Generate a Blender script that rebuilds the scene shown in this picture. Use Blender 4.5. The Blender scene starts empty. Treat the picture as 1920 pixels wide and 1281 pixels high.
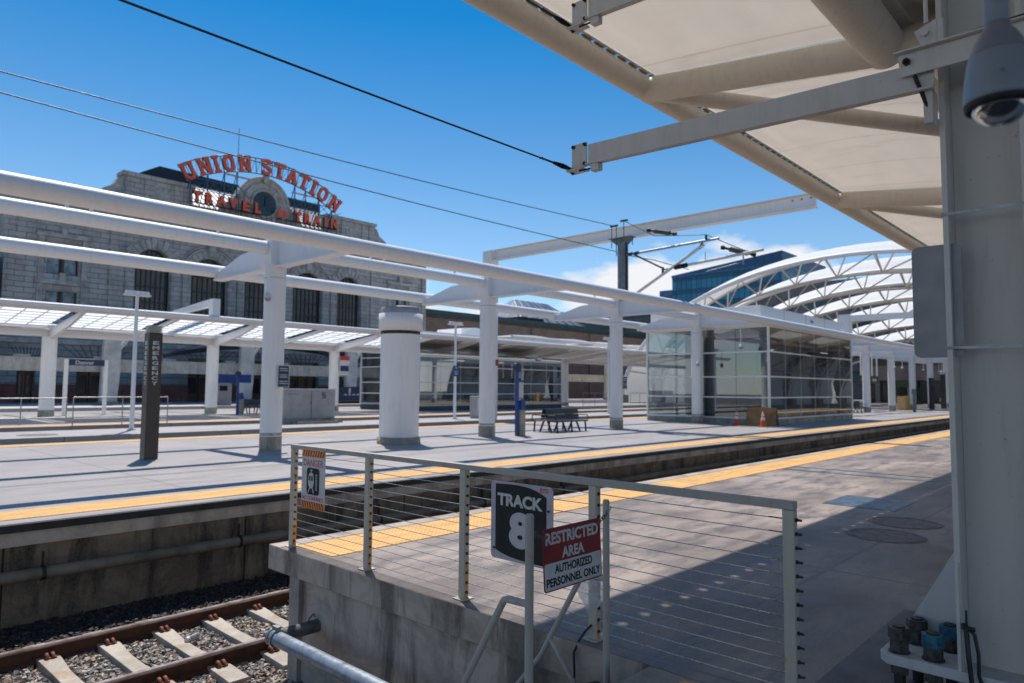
import bpy, math, random
from mathutils import Vector, Matrix
random.seed(7)
PI = math.pi
S = bpy.context.scene
COL = S.collection

# ------------------------------------------------------------------ camera, sky, sun, exposure
# world axes: X runs along the tracks (away to the right), Y across them towards the station, Z up
cam_d = bpy.data.cameras.new("camera"); cam = bpy.data.objects.new("camera", cam_d); COL.objects.link(cam)
S.camera = cam
CX, CY, FP = 960.0, 640.5, 1311.371
def _d(px, py): return Vector((px-CX, -(py-CY), -FP)).normalized()
_X = _d(2185, 738); _Y = _d(-450, 718); _Z = _X.cross(_Y)
cam.matrix_world = Matrix(((_X.x, _X.y, _X.z, 0), (_Y.x, _Y.y, _Y.z, 0), (_Z.x, _Z.y, _Z.z, 1.69), (0, 0, 0, 1)))
cam_d.sensor_width = 36; cam_d.sensor_fit = 'HORIZONTAL'; cam_d.lens = FP/1920*36
cam_d.clip_start = 0.05; cam_d.clip_end = 3000
cam_d.dof.use_dof = True; cam_d.dof.focus_distance = 5.0; cam_d.dof.aperture_fstop = 2.2

SUN = Vector((.24, .44, 1)).normalized()
w = bpy.data.worlds.new("World"); S.world = w; w.use_nodes = True
nt = w.node_tree; nt.nodes.clear()
def N(t, **k):
    n = nt.nodes.new(t)
    for a, b in k.items(): setattr(n, a, b)
    return n
out = N('ShaderNodeOutputWorld'); bg = N('ShaderNodeBackground'); bg.inputs[1].default_value = .105
sky = N('ShaderNodeTexSky', sky_type='NISHITA'); sky.sun_disc = False
sky.sun_elevation = math.asin(SUN.z); sky.sun_rotation = math.atan2(SUN.x, SUN.y)
sky.altitude = 1600; sky.air_density = 1.0; sky.dust_density = .35; sky.ozone_density = 2.2
tc = N('ShaderNodeTexCoord'); mp = N('ShaderNodeMapping'); mp.inputs['Scale'].default_value = (1, 1, 2.2)
mp.inputs['Location'].default_value = (.35, .1, .2)
nz = N('ShaderNodeTexNoise'); nz.inputs['Scale'].default_value = 4.6; nz.inputs['Detail'].default_value = 12; nz.inputs['Roughness'].default_value = .57
nt.links.new(tc.outputs['Generated'], mp.inputs[0]); nt.links.new(mp.outputs[0], nz.inputs[0])
sx = N('ShaderNodeSeparateXYZ'); nt.links.new(tc.outputs['Generated'], sx.inputs[0])
# clouds lie low over the horizon: coverage falls with elevation
el = N('ShaderNodeMapRange'); el.inputs[1].default_value = .15; el.inputs[2].default_value = .265; el.inputs[3].default_value = .135; el.inputs[4].default_value = -.29
nt.links.new(sx.outputs[2], el.inputs[0])
ad = N('ShaderNodeMath', operation='ADD'); nt.links.new(nz.outputs[0], ad.inputs[0]); nt.links.new(el.outputs[0], ad.inputs[1])
cr = N('ShaderNodeMapRange'); cr.inputs[1].default_value = .55; cr.inputs[2].default_value = .66
nt.links.new(ad.outputs[0], cr.inputs[0])
hs = N('ShaderNodeHueSaturation'); hs.inputs['Hue'].default_value = .492; hs.inputs['Saturation'].default_value = 1.5; hs.inputs['Value'].default_value = 1.29
st = N('ShaderNodeMapRange'); st.inputs[1].default_value = .20; st.inputs[2].default_value = .48; st.inputs[3].default_value = 1.14; st.inputs[4].default_value = 1.45
nt.links.new(sx.outputs[2], st.inputs[0]); nt.links.new(st.outputs[0], hs.inputs['Saturation'])
nt.links.new(sky.outputs[0], hs.inputs['Color'])
mx = N('ShaderNodeMix', data_type='RGBA'); mx.inputs[7].default_value = (8.6, 8.7, 9.1, 1)
nt.links.new(cr.outputs[0], mx.inputs[0]); nt.links.new(hs.outputs[0], mx.inputs[6])
nt.links.new(mx.outputs[2], bg.inputs[0]); nt.links.new(bg.outputs[0], out.inputs[0])

sl = bpy.data.lights.new("sun", 'SUN'); sl.energy = 5.0; sl.angle = math.radians(.53); sl.color = (1, .94, .875)
so = bpy.data.objects.new("sun", sl); COL.objects.link(so); so.rotation_euler = SUN.to_track_quat('Z', 'Y').to_euler()
S.view_settings.view_transform = 'Standard'; S.view_settings.look = 'None'
S.view_settings.exposure = 0.0; S.view_settings.gamma = 1

# ------------------------------------------------------------------ materials
class G:
    """small node-graph helper"""
    def __init__(s, name):
        s.m = bpy.data.materials.new(name); s.m.use_nodes = True; s.nt = s.m.node_tree; s.nt.nodes.clear()
        s.out = s.n('ShaderNodeOutputMaterial'); s.geo = s.n('ShaderNodeNewGeometry'); s.pos = s.geo.outputs['Position']
    def n(s, t, **k):
        q = s.nt.nodes.new(t)
        for a, b in k.items(): setattr(q, a, b)
        return q
    def l(s, a, b):
        if isinstance(a, (int, float)): b.default_value = a
        elif isinstance(a, tuple): b.default_value = a if len(a) == 4 else a+(1,)
        else: s.nt.links.new(a, b)
    def mul(s, vec, sc):
        q = s.n('ShaderNodeVectorMath', operation='MULTIPLY'); s.l(vec, q.inputs[0]); q.inputs[1].default_value = sc; return q.outputs[0]
    def noise(s, scale, vs=None, detail=4, rough=.55, dist=0, vec=None):
        q = s.n('ShaderNodeTexNoise'); q.inputs['Scale'].default_value = scale; q.inputs['Detail'].default_value = detail
        q.inputs['Roughness'].default_value = rough; q.inputs['Distortion'].default_value = dist
        v = vec or s.pos
        if vs: v = s.mul(v, vs)
        s.l(v, q.inputs[0]); return q.outputs[0]
    def vor(s, scale, vs=None, feature='F1', out=0):
        q = s.n('ShaderNodeTexVoronoi', feature=feature); q.inputs['Scale'].default_value = scale
        s.l(s.mul(s.pos, vs) if vs else s.pos, q.inputs[0]); return q.outputs[out]
    def rng(s, x, a, b, c=0, d=1):
        q = s.n('ShaderNodeMapRange'); s.l(x, q.inputs[0])
        for i, v in enumerate((a, b, c, d)): q.inputs[i+1].default_value = v
        return q.outputs[0]
    def mix(s, f, a, b, blend='MIX'):
        q = s.n('ShaderNodeMix', data_type='RGBA', blend_type=blend); s.l(f, q.inputs[0]); s.l(a, q.inputs[6]); s.l(b, q.inputs[7]); return q.outputs[2]
    def math(s, op, a, b=0.0, c=None):
        q = s.n('ShaderNodeMath', operation=op); s.l(a, q.inputs[0]); s.l(b, q.inputs[1])
        if c is not None: s.l(c, q.inputs[2])
        return q.outputs[0]
    def xyz(s):
        q = s.n('ShaderNodeSeparateXYZ'); s.l(s.pos, q.inputs[0]); return q.outputs
    def bump(s, h, strength=.3, dist=.01):
        q = s.n('ShaderNodeBump'); q.inputs['Strength'].default_value = strength; q.inputs['Distance'].default_value = dist
        s.l(h, q.inputs['Height']); return q.outputs[0]
    def bsdf(s, col, rough=.5, metal=0.0, normal=None, **k):
        q = s.n('ShaderNodeBsdfPrincipled'); s.l(col, q.inputs['Base Color']); s.l(rough, q.inputs['Roughness']); s.l(metal, q.inputs['Metallic'])
        if normal is not None: s.l(normal, q.inputs['Normal'])
        for a, b in k.items(): s.l(b, q.inputs[a.replace('_', ' ')])
        s.l(q.outputs[0], s.out.inputs[0]); return q
    def line(s, x, period, off, half):
        """1 near every multiple of period"""
        a = s.math('ADD', x, -off+period*.5); a = s.math('DIVIDE', a, period); a = s.math('FRACT', a)
        a = s.math('ADD', a, -.5); a = s.math('ABSOLUTE', a); return s.rng(a, half/period*.6, half/period, 1, 0)

def simple(name, col, rough=.5, metal=0.0, var=.08, scale=4.0, bump=.0, bscale=60, col2=None, spec=None):
    g = G(name)
    c2 = col2 or tuple(x*(1-var*2.2) for x in col)
    f = g.rng(g.noise(scale, detail=6, rough=.65), .38, .66)
    c = g.mix(f, col, c2)
    nrm = g.bump(g.noise(bscale, detail=3), bump, .004) if bump else None
    r = g.rng(g.noise(scale*2.3), .3, .7, max(0, rough-.07), min(1, rough+.1))
    q = g.bsdf(c, r, metal, nrm)
    return g.m

def paint_dirty(name, col, rust=0.0, streak=.35, rough=.38):
    g = G(name)
    st = g.noise(6, (1.6, 1.6, .18), 6, .7)
    c = g.mix(g.rng(st, .5, .8, 0, streak), col, (.30, .26, .22))
    sp = g.rng(g.noise(40, detail=2), .70, .76, 0, .45)
    c = g.mix(sp, c, (.22, .19, .17))
    if rust:
        r = g.rng(g.noise(13, (1, 1, .45), 6, .75), .60, .70, 0, rust)
        c = g.mix(r, c, (.42, .17, .04))
    g.bsdf(c, g.rng(st, .3, .8, rough, rough+.25), 0.0, g.bump(g.noise(90, detail=2), .08, .002))
    return g.m

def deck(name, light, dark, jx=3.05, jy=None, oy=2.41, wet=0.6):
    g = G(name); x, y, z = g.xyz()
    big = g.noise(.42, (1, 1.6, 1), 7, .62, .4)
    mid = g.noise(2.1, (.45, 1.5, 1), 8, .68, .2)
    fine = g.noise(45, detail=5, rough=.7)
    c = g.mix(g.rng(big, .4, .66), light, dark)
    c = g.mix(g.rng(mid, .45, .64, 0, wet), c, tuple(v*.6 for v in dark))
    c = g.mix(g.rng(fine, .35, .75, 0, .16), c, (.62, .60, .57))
    spots = g.rng(g.vor(1.7), .02, .055, .5, 0)
    c = g.mix(spots, c, (.16, .15, .14))
    j = g.line(x, jx, .9, .022)
    if jy: j = g.math('MAXIMUM', j, g.line(y, jy, oy, .022))
    c = g.mix(g.math('MULTIPLY', j, .75), c, (.13, .12, .12))
    h = g.math('SUBTRACT', g.math('MULTIPLY', fine, .2), j)
    g.bsdf(c, g.rng(mid, .4, .75, .62, .36), 0.0, g.bump(h, .35, .006))
    return g.m

def conc_wall(name, light, dark, streak=(.07, .055, .045), jx=None, amount=.75, pale=.4):
    g = G(name); x, y, z = g.xyz()
    st = g.noise(1.9, (1, 1, .16), 9, .68, .3)
    bl = g.noise(1.3, (1, 1, 1.4), 8, .7, .8)
    c = g.mix(g.rng(bl, .42, .58), light, dark)
    c = g.mix(g.rng(st, .49, .60, 0, amount), c, streak)
    c = g.mix(g.rng(g.noise(3.4, (1, 1, .2), 6, .7, .3), .58, .72, 0, pale), c, (.42, .38, .33))
    fine = g.noise(38, detail=5, rough=.7)
    c = g.mix(g.rng(fine, .4, .75, 0, .2), c, (.5, .48, .44))
    h = fine
    if jx:
        j = g.line(x, jx, 2.15, .014); c = g.mix(j, c, (.02, .018, .015)); h = g.math('SUBTRACT', fine, g.math('MULTIPLY', j, 3.0))
    g.bsdf(c, .8, 0.0, g.bump(h, .4, .006)); return g.m

def tactile(name, stud=.061):
    g = G(name); x, y, z = g.xyz()
    f = g.noise(3, (.6, 2.5, 1), 6, .7)
    c = g.mix(g.rng(f, .42, .62, 0, .95), (.78, .45, .13), (.58, .33, .10))
    c = g.mix(g.rng(g.noise(28, detail=4), .60, .74, 0, .5), c, (.80, .62, .34))
    c = g.mix(g.rng(g.noise(1.3, (1, .5, 1), 8, .75), .54, .66, 0, .6), c, (.42, .27, .12))
    dx = g.math('MULTIPLY', x, 2*PI/stud); dy = g.math('MULTIPLY', y, 2*PI/stud)
    h = g.math('MULTIPLY', g.math('SINE', dx), g.math('SINE', dy)); h2 = g.rng(h, .1, .7)
    tile = g.math('MAXIMUM', g.line(x, .61, 0, .008), g.line(y, .4, .1, .006))
    c = g.mix(g.math('MULTIPLY', g.rng(h, -.6, .2, .45, 0), 1.0), c, (.40, .17, .03))
    c = g.mix(g.math('MULTIPLY', tile, .35), c, (.40, .20, .05))
    g.bsdf(c, .62, 0.0, g.bump(h2, .6, .006)); return g.m

def ashlar(name, a, b, mortar, bw=1.1, bh=.44):
    g = G(name); x, y, z = g.xyz()
    v = g.n('ShaderNodeCombineXYZ'); g.l(g.math('ADD', x, y), v.inputs[0]); g.l(z, v.inputs[1])
    br = g.n('ShaderNodeTexBrick'); g.l(v.outputs[0], br.inputs[0]); br.inputs['Scale'].default_value = 1
    br.inputs['Brick Width'].default_value = bw; br.inputs['Row Height'].default_value = bh; br.inputs['Mortar Size'].default_value = .028
    br.inputs['Mortar Smooth'].default_value = .3; br.inputs['Bias'].default_value = -.1
    g.l(a, br.inputs['Color1']); g.l(b, br.inputs['Color2']); g.l(mortar, br.inputs['Mortar'])
    c = g.mix(g.rng(g.noise(.9, (1, 1, .6), 6, .7), .45, .75, 0, .7), br.outputs[0], (.24, .17, .14))
    c = g.mix(g.rng(g.noise(.5, (1, 1, .35), 5, .6), .5, .8, 0, .6), c, (.10, .105, .115))
    h = g.math('SUBTRACT', g.noise(6, detail=5), g.math('MULTIPLY', br.outputs[1], 1.6))
    g.bsdf(c, .85, 0.0, g.bump(h, .6, .05)); return g.m

def glassy(name, tint, gloss=.14, rough=.02, dirt=.1):
    """window glass: a clear pane that mirrors more towards grazing"""
    g = G(name)
    t = g.n('ShaderNodeBsdfTransparent'); g.l(tint, t.inputs[0])
    s = g.n('ShaderNodeBsdfGlossy'); s.inputs['Roughness'].default_value = rough; g.l((.85, .9, .92), s.inputs[0])
    fr = g.n('ShaderNodeFresnel'); fr.inputs[0].default_value = 1.55
    f = g.math('ADD', fr.outputs[0], gloss)
    m = g.n('ShaderNodeMixShader'); g.l(f, m.inputs[0]); g.l(t.outputs[0], m.inputs[1]); g.l(s.outputs[0], m.inputs[2])
    d = g.n('ShaderNodeBsdfDiffuse'); g.l((.55, .55, .52), d.inputs[0])
    m2 = g.n('ShaderNodeMixShader'); g.l(g.rng(g.noise(1.3, (1, 1, .3), 6, .7), .45, .8, dirt*.3, dirt*2), m2.inputs[0]); g.l(m.outputs[0], m2.inputs[1]); g.l(d.outputs[0], m2.inputs[2])
    g.l(m2.outputs[0], g.out.inputs[0]); return g.m

def membrane(name, col=(.80, .78, .72), trans=.5):
    g = G(name)
    n = g.noise(.7, (1, 3, 1), 5, .6)
    c = g.mix(g.rng(n, .4, .75, 0, .3), col, tuple(v*.86 for v in col))
    x, y, z = g.xyz(); c = g.mix(g.math('MULTIPLY', g.line(x, 1.81, .25, .028), .22), c, (.45, .42, .36))
    c = g.mix(g.rng(g.noise(2.2, (1, .25, 1), 7, .7), .56, .72, 0, .25), c, (.55, .50, .42))
    d = g.n('ShaderNodeBsdfDiffuse'); g.l(c, d.inputs[0]); t = g.n('ShaderNodeBsdfTranslucent'); g.l(c, t.inputs[0])
    m = g.n('ShaderNodeMixShader'); m.inputs[0].default_value = trans; g.l(d.outputs[0], m.inputs[1]); g.l(t.outputs[0], m.inputs[2])
    g.l(m.outputs[0], g.out.inputs[0]); return g.m

def curtain_glass(name, a, b, line, pw, ph, ax='xy', rough=.08):
    g = G(name); x, y, z = g.xyz()
    h = g.math('ADD', x, y)
    v = g.n('ShaderNodeCombineXYZ'); g.l(h, v.inputs[0]); g.l(z, v.inputs[1])
    br = g.n('ShaderNodeTexBrick'); br.offset = 0; g.l(v.outputs[0], br.inputs[0]); br.inputs['Scale'].default_value = 1
    br.inputs['Brick Width'].default_value = pw; br.inputs['Row Height'].default_value = ph; br.inputs['Mortar Size'].default_value = .09
    g.l(a, br.inputs['Color1']); g.l(b, br.inputs['Color2']); g.l(line, br.inputs['Mortar'])
    band = g.rng(g.math('FRACT', g.math('DIVIDE', z, ph*1.0)), .62, .7)
    c = g.mix(g.math('MULTIPLY', band, .7), br.outputs[0], tuple(v*.4 for v in a))
    g.bsdf(c, rough, 0.0, g.bump(br.outputs[1], .5, .05), Specular_IOR_Level=.35); return g.m

def rusty(name):
    g = G(name)
    n = g.noise(9, (1, 1, 1), 7, .7)
    c = g.mix(g.rng(n, .35, .7), (.135, .055, .032), (.06, .032, .025))
    c = g.mix(g.rng(g.noise(3, (.4, 1, 1), 5), .6, .75, 0, .5), c, (.22, .10, .05))
    g.bsdf(c, .72, .15, g.bump(g.noise(70, detail=4), .3, .003)); return g.m

WHITE = paint_dirty('white_steel_paint', (.83, .81, .785), 0, .20)
WHITE2 = paint_dirty('white_steel_weathered', (.62, .61, .60), 0, .35, .45)
TAN = paint_dirty('cream_steel_paint', (.64, .60, .53), 0, .3, .5)
GREYCOL = paint_dirty('grey_column_paint', (.62, .595, .56), 0, .3, .42)
RAILP = paint_dirty('grey_rail_paint', (.40, .375, .34), .6, .55, .5)
POSTP = paint_dirty('rust_stained_post_paint', (.50, .465, .39), 1.0, .4, .5)
RUSTDRIP = simple('rust_stain', (.80, .40, .07), .8, 0, .3, 30, .2, 90, (.50, .18, .03))
GALV = simple('galvanised_steel', (.40, .42, .44), .42, .75, .18, 8, .06)
GALVP = simple('galvanised_pipe', (.36, .42, .48), .40, .45, .2, 9, .06)
STAINLESS = simple('stainless_steel', (.55, .55, .54), .28, .9, .1, 20)
DARKM = simple('dark_metal', (.055, .05, .048), .5, .5, .3, 20)
BOLT = simple('black_bolt', (.03, .03, .032), .45, .6, .2, 30)
NUTG = simple('grey_nut', (.13, .13, .125), .5, .5, .3, 30, .1)
NUTB = simple('blue_nut', (.035, .19, .30), .5, .1, .3, 30, .1)
RUBBER = simple('black_rubber', (.018, .018, .019), .55, 0, .3, 6, .1)
CABLEB = simple('black_cable_sheath', (.015, .015, .016), .45, 0, .1, 9)
WIRE = simple('overhead_wire', (.06, .08, .10), .5, .6, .1, 9)
BLACK = simple('black_sign_paint', (.009, .0095, .010), .65, 0, .2, 6)
SIGNW = simple('white_sign_paint', (.60, .59, .60), .4, 0, .07, 12)
SIGNR = simple('red_sign_paint', (.24, .010, .018), .38, 0, .1, 9)
SIGNRD = simple('red_lettering', (.55, .05, .06), .4, 0, .1, 9)
ORANGE = simple('orange_sign_paint', (.85, .30, .03), .45, 0, .1, 9)
STRIPE = simple('dark_red_stripe', (.32, .03, .015), .45, 0, .1, 9)
GREYP = simple('grey_panel_paint', (.17, .17, .18), .42, .3, .06, 5)
BROWNP = simple('dark_brown_paint', (.055, .042, .034), .42, 0, .12, 3)
NAVY = simple('blue_paint', (.015, .06, .26), .4, 0, .1, 4)
NAVYD = simple('dark_blue_sign', (.01, .035, .10), .4, 0, .1, 4)
NEON = simple('orange_red_letters', (.78, .115, .05), .5, 0, .1, 2)
SIGNBACK = simple('dark_letter_side', (.05, .035, .03), .6, 0, .1, 3)
TEAL = simple('blue_green_steel', (.02, .10, .16), .5, .2, .1, 3)
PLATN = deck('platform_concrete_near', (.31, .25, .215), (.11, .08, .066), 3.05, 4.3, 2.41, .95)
PLATF = deck('platform_concrete', (.335, .305, .292), (.262, .24, .232), 4.0, 4.4, 1.6, .25)
EDGEC = conc_wall('pale_edge_concrete', (.44, .39, .34), (.31, .275, .24), (.12, .10, .09), None, .5)
WALLC = conc_wall('stained_concrete', (.50, .42, .35), (.33, .27, .22), (.075, .058, .047), None, .8, .6)
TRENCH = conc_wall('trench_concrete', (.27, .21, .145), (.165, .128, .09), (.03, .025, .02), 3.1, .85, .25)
COLLAR = conc_wall('collar_concrete', (.36, .33, .27), (.26, .24, .20), (.12, .10, .08), None, .5)
YEL = tactile('yellow_tactile')
SLEEP = conc_wall('sleeper_concrete', (.47, .42, .35), (.34, .30, .25), (.33, .17, .07), None, .55, .3)
RUST = rusty('rusty_steel'); CLIP = simple('rusty_clip', (.27, .09, .05), .7, .1, .3, 25, .2, 80)
RHEAD = simple('rail_head_steel', (.42, .36, .36), .36, .55, .25, 5, .05, 60, (.25, .17, .14))
STONE = ashlar('grey_ashlar', (.46, .45, .42), (.35, .355, .345), (.15, .155, .16), 1.5, .5)
RUSTIC = ashlar('grey_rusticated', (.33, .34, .33), (.28, .295, .29), (.045, .05, .055), 60, .62)
REDST = ashlar('red_sandstone', (.22, .07, .055), (.17, .055, .045), (.07, .03, .03), 1.6, .55)
BRICK = ashlar('tan_and_red_brick', (.22, .175, .135), (.19, .105, .085), (.12, .10, .085), .8, .25)
REDBR = ashlar('red_brick', (.19, .10, .09), (.15, .08, .072), (.14, .10, .09), .6, .2)
TRIM = simple('carved_stone_trim', (.47, .455, .42), .85, 0, .22, 1.2, .3, 9)
DARKG = simple('dark_window_glass', (.018, .028, .035), .12, 0, .3, .6)
CURT = simple('pale_curtain', (.30, .38, .42), .8, 0, .25, 2.5)
GREENT = simple('dark_green_cornice', (.02, .045, .045), .5, 0, .2, 1)
WOODD = simple('brown_wooden_door', (.15, .065, .03), .5, 0, .3, 3)
ROOFM = simple('pale_metal_roof', (.62, .64, .70), .4, .2, .3, 1.5, .3, 3)
ROOFD = simple('dark_ridge_metal', (.02, .025, .04), .5, .2, .2, 1)
CLOCK = simple('dark_clock_face', (.02, .05, .07), .3, 0, .2, 1)
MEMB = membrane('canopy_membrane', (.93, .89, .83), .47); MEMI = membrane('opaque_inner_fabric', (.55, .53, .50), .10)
MEMW = membrane('white_fabric', (.86, .87, .86), .25)
SKYL = membrane('frosted_glass_panel', (.95, .96, .97), .9)
PGL = glassy('pavilion_glass', (.60, .65, .67), .13, .012, .05); SMOKE = glassy('smoked_glass', (.50, .53, .53), .26, .012, .12)
BLUEG = curtain_glass('blue_curtain_wall', (.012, .15, .27), (.03, .24, .38), (.008, .05, .10), 1.5, 3.6, rough=.3)
BLUER = simple('blue_metal_cladding', (.05, .17, .32), .4, .3, .1, .3)
PURP = simple('grey_brown_cladding', (.17, .155, .165), .7, 0, .2, .3)
TEALG = simple('teal_window_glass', (.01, .07, .09), .1, 0, .3, .5)
PLY = simple('plywood', (.42, .22, .08), .7, 0, .2, 2, .1, 20)
CONE = simple('orange_cone_plastic', (.75, .10, .02), .5, 0, .1, 9)
REFL = simple('white_reflective_band', (.80, .80, .80), .3, 0, .05, 9)
CABW = simple('grey_cabinet_paint', (.40, .38, .37), .5, 0, .08, 2)
MESHB = simple('blue_grey_mesh', (.06, .075, .095), .45, .4, .2, 12)
BAGM = membrane('clear_plastic_bag', (.75, .80, .82), .6)
DOMEW = simple('camera_housing', (.25, .27, .31), .36, 0, .05, 3)
DOMEG = glassy('camera_bubble', (.12, .11, .11), .10, .02, .02)
MANH = simple('cast_iron_cover', (.19, .155, .14), .6, .1, .25, 8, .3, 60)
STEELPL = simple('blue_grey_steel_plate', (.11, .16, .22), .42, .55, .3, 5, .2, 90)
DIRT = simple('grey_ground', (.16, .15, .14), .9, 0, .3, .6, .3, 8)
YELP = simple('yellow_paint', (.75, .45, .03), .5, 0, .1, 5)
GREENS = simple('green_awning', (.05, .075, .04), .6, 0, .1, 3)
AMBER = simple('tan_panel', (.55, .36, .16), .6, 0, .1, 5)
REDP = simple('red_paint', (.45, .03, .03), .5, 0, .1, 5)
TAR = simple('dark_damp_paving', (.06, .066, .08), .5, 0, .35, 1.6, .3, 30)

# ------------------------------------------------------------------ mesh builder
_textcache = {}
def text_geo(s, bold, italic=0.0):
    k = (s, bold, italic)
    if k in _textcache: return _textcache[k]
    cu = bpy.data.curves.new('t', 'FONT'); cu.body = s; cu.size = 1; cu.offset = bold; cu.shear = italic
    cu.align_x = 'CENTER'; cu.align_y = 'CENTER'; cu.resolution_u = 4; cu.extrude = .5
    o = bpy.data.objects.new('t', cu); COL.objects.link(o)
    dg = bpy.context.evaluated_depsgraph_get(); me = o.evaluated_get(dg).to_mesh()
    vs = [v.co.copy() for v in me.vertices]; fs = [tuple(p.vertices) for p in me.polygons]
    bpy.data.objects.remove(o); bpy.data.curves.remove(cu)
    x0 = min(v.x for v in vs); x1 = max(v.x for v in vs); y0 = min(v.y for v in vs); y1 = max(v.y for v in vs)
    vs = [Vector(((v.x-(x0+x1)/2)/(x1-x0), (v.y-(y0+y1)/2)/(y1-y0), v.z)) for v in vs]
    _textcache[k] = (vs, fs); return vs, fs

OFF = {}
class MB:
    def __init__(s): s.v = []; s.f = []; s.mi = []; s.sm = []; s.cur = 0
    def add(s, vs, fs, smooth=False):
        b = len(s.v); s.v += [Vector(v) for v in vs]
        for f in fs: s.f.append(tuple(b+i for i in f)); s.mi.append(s.cur); s.sm.append(smooth)
        return s
    def mat(s, i): s.cur = i; return s
    def box(s, x0, y0, z0, x1, y1, z1):
        v = [(x, y, z) for x in (x0, x1) for y in (y0, y1) for z in (z0, z1)]
        return s.add(v, [(0, 1, 3, 2), (4, 6, 7, 5), (0, 4, 5, 1), (2, 3, 7, 6), (0, 2, 6, 4), (1, 5, 7, 3)])
    def obox(s, c, u, v, n, a, b, d):
        c = Vector(c); u = Vector(u).normalized(); v = Vector(v).normalized(); n = Vector(n).normalized()
        p = [c+u*i*a/2+v*j*b/2+n*k*d/2 for i in (-1, 1) for j in (-1, 1) for k in (-1, 1)]
        return s.add(p, [(0, 1, 3, 2), (4, 6, 7, 5), (0, 4, 5, 1), (2, 3, 7, 6), (0, 2, 6, 4), (1, 5, 7, 3)])
    def beam(s, p0, p1, w_, h, up=(0, 0, 1)):
        p0 = Vector(p0); p1 = Vector(p1); d = p1-p0; L = d.length; d.normalize(); up = Vector(up)
        side = d.cross(up)
        if side.length < 1e-4: side = d.cross(Vector((1, 0, 0)))
        side.normalize(); u2 = side.cross(d).normalized()
        return s.obox((p0+p1)/2, d, side, u2, L, w_, h)
    def ring(s, c, d, r, n, ph=0):
        d = Vector(d).normalized(); a = d.orthogonal().normalized(); b = d.cross(a)
        return [Vector(c)+a*math.cos(2*PI*i/n+ph)*r+b*math.sin(2*PI*i/n+ph)*r for i in range(n)]
    def cyl(s, p0, p1, r0, r1=None, n=16, cap=True, smooth=True):
        r1 = r0 if r1 is None else r1; p0 = Vector(p0); p1 = Vector(p1); d = p1-p0
        A = s.ring(p0, d, r0, n); B = s.ring(p1, d, r1, n)
        s.add(A+B, [(i, (i+1) % n, n+(i+1) % n, n+i) for i in range(n)], smooth)
        if cap: s.add(A, [tuple(range(n))[::-1]]); s.add(B, [tuple(range(n))])
        return s
    def tube(s, pts, r, n=10, smooth=True):
        pts = [Vector(p) for p in pts]; rings = []
        a = None
        for i, p in enumerate(pts):
            d = (pts[min(i+1, len(pts)-1)]-pts[max(i-1, 0)]).normalized()
            a = d.orthogonal().normalized() if a is None else (a-d*a.dot(d)).normalized()
            b = d.cross(a); rr = r[i] if isinstance(r, (list, tuple)) else r
            rings += [p+a*math.cos(2*PI*k/n)*rr+b*math.sin(2*PI*k/n)*rr for k in range(n)]
        fs = [(j*n+i, j*n+(i+1) % n, (j+1)*n+(i+1) % n, (j+1)*n+i) for j in range(len(pts)-1) for i in range(n)]
        s.add(rings, fs, smooth); s.add(rings[:n], [tuple(range(n))[::-1]]); s.add(rings[-n:], [tuple(range(n))]); return s
    def prism(s, pts, vec):
        pts = [Vector(p) for p in pts]; vec = Vector(vec); n = len(pts)
        return s.add(pts+[p+vec for p in pts], [tuple(range(n))[::-1], tuple(range(n, 2*n))]+[(i, (i+1) % n, n+(i+1) % n, n+i) for i in range(n)])
    def lathe(s, prof, c, n=28, smooth=True, cap=True):
        c = Vector(c); vs = []
        for r, z in prof: vs += [c+Vector((r*math.cos(2*PI*i/n), r*math.sin(2*PI*i/n), z)) for i in range(n)]
        fs = [(j*n+i, j*n+(i+1) % n, (j+1)*n+(i+1) % n, (j+1)*n+i) for j in range(len(prof)-1) for i in range(n)]
        s.add(vs, fs, smooth)
        if cap and prof[0][0] > 1e-4: s.add(vs[:n], [tuple(range(n))[::-1]])
        if cap and prof[-1][0] > 1e-4: s.add(vs[-n:], [tuple(range(n))])
        return s
    def plate(s, O, u, v, n, w_, h, d, rad=.0, seg=5):
        """rounded plate centred on O, front face at +d/2"""
        O = Vector(O); u = Vector(u); v = Vector(v); n = Vector(n); P = []
        for cx, cy, a0 in ((1, 1, 0), (-1, 1, 90), (-1, -1, 180), (1, -1, 270)):
            for k in range(seg+1 if rad else 1):
                a = math.radians(a0+90*k/seg) if rad else 0
                P.append(O+u*(cx*(w_/2-rad)+rad*math.cos(a))+v*(cy*(h/2-rad)+rad*math.sin(a))-n*d/2)
        return s.prism(P, n*d)
    def text(s, t, O, u, v, n, w_, h, bold=.02, depth=.002, italic=0.0):
        vs, fs = text_geo(t, bold, italic); O = Vector(O); u = Vector(u); v = Vector(v); n = Vector(n)
        return s.add([O+u*p.x*w_+v*p.y*h+n*p.z*depth for p in vs], fs)
    def build(s, name, mats, parent=None, loc=None, bevel=0):
        off = Vector(OFF[parent.name]) if parent else Vector(loc or (0, 0, 0))
        me = bpy.data.meshes.new(name); me.from_pydata([tuple(v-off) for v in s.v], [], s.f)
        if not isinstance(mats, (list, tuple)): mats = [mats]
        for m in mats: me.materials.append(m)
        me.polygons.foreach_set('material_index', [min(i, len(mats)-1) for i in s.mi]); me.polygons.foreach_set('use_smooth', s.sm)
        me.update()
        o = bpy.data.objects.new(name, me); COL.objects.link(o)
        if parent: o.parent = parent
        else: o.location = off
        OFF[o.name] = tuple(off)
        if bevel:
            b = o.modifiers.new('bevel', 'BEVEL'); b.width = bevel; b.segments = 2; b.limit_method = 'ANGLE'; b.angle_limit = math.radians(50)
        return o

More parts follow.
